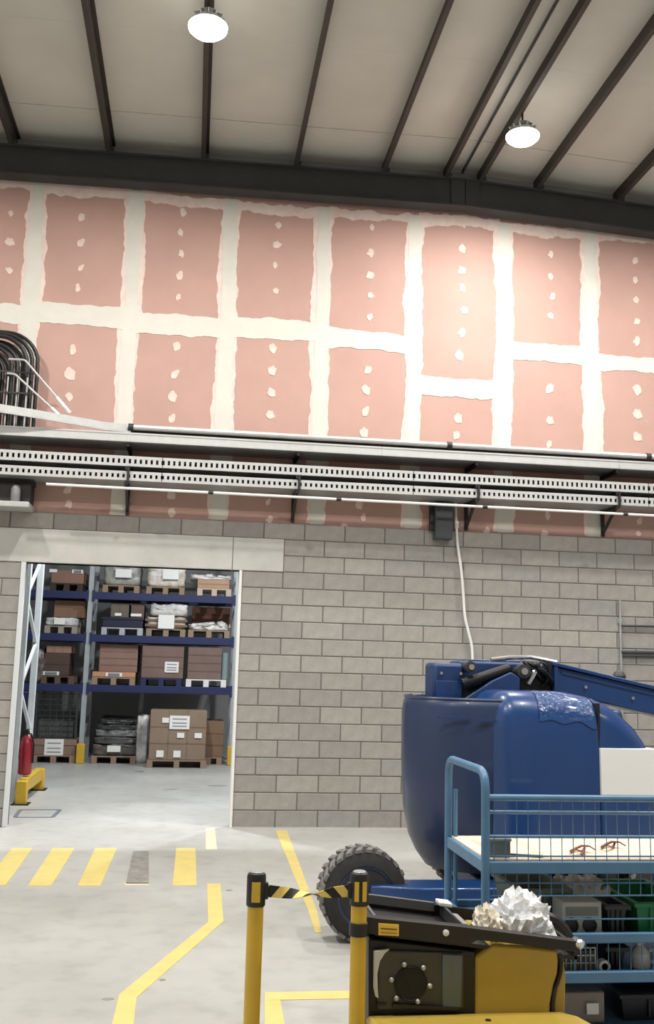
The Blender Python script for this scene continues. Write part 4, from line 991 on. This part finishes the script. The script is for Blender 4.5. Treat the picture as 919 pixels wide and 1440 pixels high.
# crumpled white plastic in the tray
def crumple(x0, x1, y0, y1, zb, h, seed, name, label, rgb, rgb2):
    rr = random.Random(seed); bm = bmesh.new(); bmesh.ops.create_icosphere(bm, subdivisions=4, radius=1)
    for v in bm.verts:
        p = v.co.copy(); cell = mnoise.voronoi(p*2.1+Vector((seed, 0, 0)))[0]; k = 1.12-.55*abs(mnoise.noise(p*2.3+Vector((seed, 0, 0))))-.40*abs(mnoise.noise(p*4.7+Vector((0, seed, 0))))-.08*abs(mnoise.noise(p*9+Vector((0, 0, seed))))+rr.uniform(-.006, .006)
        v.co = Vector(((x0+x1)/2+p.x*k*(x1-x0)/2, (y0+y1)/2+p.y*k*(y1-y0)/2, zb+max(0, (p.z+.35))*k*h))
    me = bpy.data.meshes.new('sheet'); bm.to_mesh(me); bm.free(); o = bpy.data.objects.new(name, me); C.objects.link(o)
    me.materials.append(mat(name+str(seed), rgb, .3, rgb2=rgb2, scale=18, bump=.7, bscale=34)); return tag(o, label, 'plastic')
ax0, ax1 = atY(688, 1290, MY+.2).x, atY(776, 1290, MY+.2).x
crumple(ax0, ax1, MY+.03, MY+.40, tz((ax0+ax1)/2, -.05), .155, 3, 'plastic_sheeting', 'crumpled white plastic heaped in the tray of the yellow machine', (240, 240, 240), (200, 204, 208))
ax0, ax1 = atY(666, 1300, MY+.15).x, atY(706, 1300, MY+.15).x
crumple(ax0, ax1, MY+.02, MY+.30, tz((ax0+ax1)/2, -.05), .10, 9, 'paper_wad', 'cream paper wad beside the crumpled white plastic in the tray', (240, 232, 216), (196, 186, 168))

# ================================================================== STANCHIONS AND BELT
def hazard_mat():
    m = bpy.data.materials.new('hazard_belt'); m.use_nodes = True; nt = m.node_tree; b = nt.nodes['Principled BSDF']
    uv = nt.nodes.new('ShaderNodeUVMap'); mp = nt.nodes.new('ShaderNodeMapping'); mp.inputs['Rotation'].default_value = (0, 0, math.radians(35))
    wv = nt.nodes.new('ShaderNodeTexWave'); wv.wave_profile = 'SAW'; wv.inputs['Scale'].default_value = 1.0
    rp = nt.nodes.new('ShaderNodeValToRGB'); rp.color_ramp.interpolation = 'CONSTANT'; rp.color_ramp.elements[0].color = lin((20, 20, 20)); rp.color_ramp.elements[1].position = .5; rp.color_ramp.elements[1].color = lin((232, 206, 110))
    nt.links.new(uv.outputs[0], mp.inputs[0]); nt.links.new(mp.outputs[0], wv.inputs[0]); nt.links.new(wv.outputs['Fac'], rp.inputs[0]); nt.links.new(rp.outputs[0], b.inputs['Base Color']); b.inputs['Roughness'].default_value = .6
    return m
SP = []
for px, lab, extra in ((361, 'yellow retractable belt stanchion standing on its own', False), (505.5, 'yellow retractable belt stanchion against the black machine', True)):
    c = atY(px, 1222, 4.08); x, y, H = c.x, 4.08, 1.055
    t = thing('belt_stanchion', lab, 'stanchion', (x, y, 0), 'belt stanchions'); r = .032
    MB().lathe([(.17, 0), (.175, .012), (.165, .03), (.05, .045), (.034, .06)], (x, y, 0), 36).build('base', M_black, t)
    MB().lathe([(r, .045), (r, H-.07)], (x, y, 0), 24).build('post', M_yel, t)
    hd = MB().lathe([(r+.004, H-.125), (r+.006, H-.12), (r+.006, H-.012), (r+.002, H-.002), (r-.01, H+.004)], (x, y, 0), 24).build('belt_head', M_black, t)
    MB().lathe([(r-.004, H+.003), (r-.008, H+.007)], (x, y, 0), 24).build('cap', mat('cap_grey', (150, 150, 150), .3), hd)
    for a in ((-.10,) if not extra else (-.45, .40)):
        q_ = -PI/2+a+.02; dx, dy = math.cos(q_), math.sin(q_); w_ = .034 if not extra else .018
        tx, ty = -dy, dx; R = r+.0115
        MB().add([(x+dx*R+tx*s_*w_/2-dx*(.003), y+dy*R+ty*s_*w_/2-dy*.003, z_) for s_, z_ in ((-1, H-.105), (1, H-.105), (1, H-.03), (-1, H-.03))] +
                 [(x+dx*(R-.02)+tx*s_*w_/2, y+dy*(R-.02)+ty*s_*w_/2, z_) for s_, z_ in ((-1, H-.105), (1, H-.105), (1, H-.03), (-1, H-.03))],
                 [(0,1,2,3),(4,7,6,5),(0,4,5,1),(1,5,6,2),(2,6,7,3),(3,7,4,0)]).build('yellow_insert', M_yel, hd)
    if extra:
        zb = atY(505, 1306, 4.08).z; MB().lathe([(r+.001, zb-.026), (r+.006, zb-.024), (r+.006, zb+.024), (r+.001, zb+.026)], (x, y, 0), 24).build('black_band', M_black, t)
        zb = atY(505, 1258, 4.08).z; MB().lathe([(r+.001, zb-.02), (r+.005, zb-.018), (r+.005, zb+.018), (r+.001, zb+.02)], (x, y, 0), 24).build('black_band', M_black, t)
    SP.append((x, y, H))
t = thing('barrier_belt', 'black and yellow striped belt twisted between the two stanchions', 'belt', (SP[0][0], SP[0][1], SP[0][2]))
(xa, ya, H), (xb, yb_, _) = SP; xa += .036; xb -= .036
vs, fs, uvs = [], [], []
N = 40
for i in range(N+1):
    u = i/N; x = xa+(xb-xa)*u; z = H-.068-.012*math.sin(PI*u); tw = PI*.96*max(0, min(1, (u-.18)/.62)) ; hw = .024*(1-.15*math.sin(PI*u))
    for s_ in (-1, 1): vs.append((x, ya-.004+math.sin(tw)*s_*hw, z+math.cos(tw)*s_*hw)); uvs.append((u*(xb-xa)*4.6, s_*.12))
for i in range(N): fs.append((2*i, 2*i+2, 2*i+3, 2*i+1))
me = bpy.data.meshes.new('webbing'); me.from_pydata(vs, [], fs); ul = me.uv_layers.new(name='UVMap')
for l in me.loops: ul.data[l.index].uv = uvs[l.vertex_index]
o = bpy.data.objects.new('webbing', me); C.objects.link(o); put(o, t); me.materials.append(hazard_mat())
md = o.modifiers.new('thick', 'SOLIDIFY'); md.thickness = .0025
for x in (xa, xb): MB().box(x-.012, ya-.014, H-.10, x+.012, ya+.008, H-.036).build('belt_clip', M_black, t, bevel=.004)
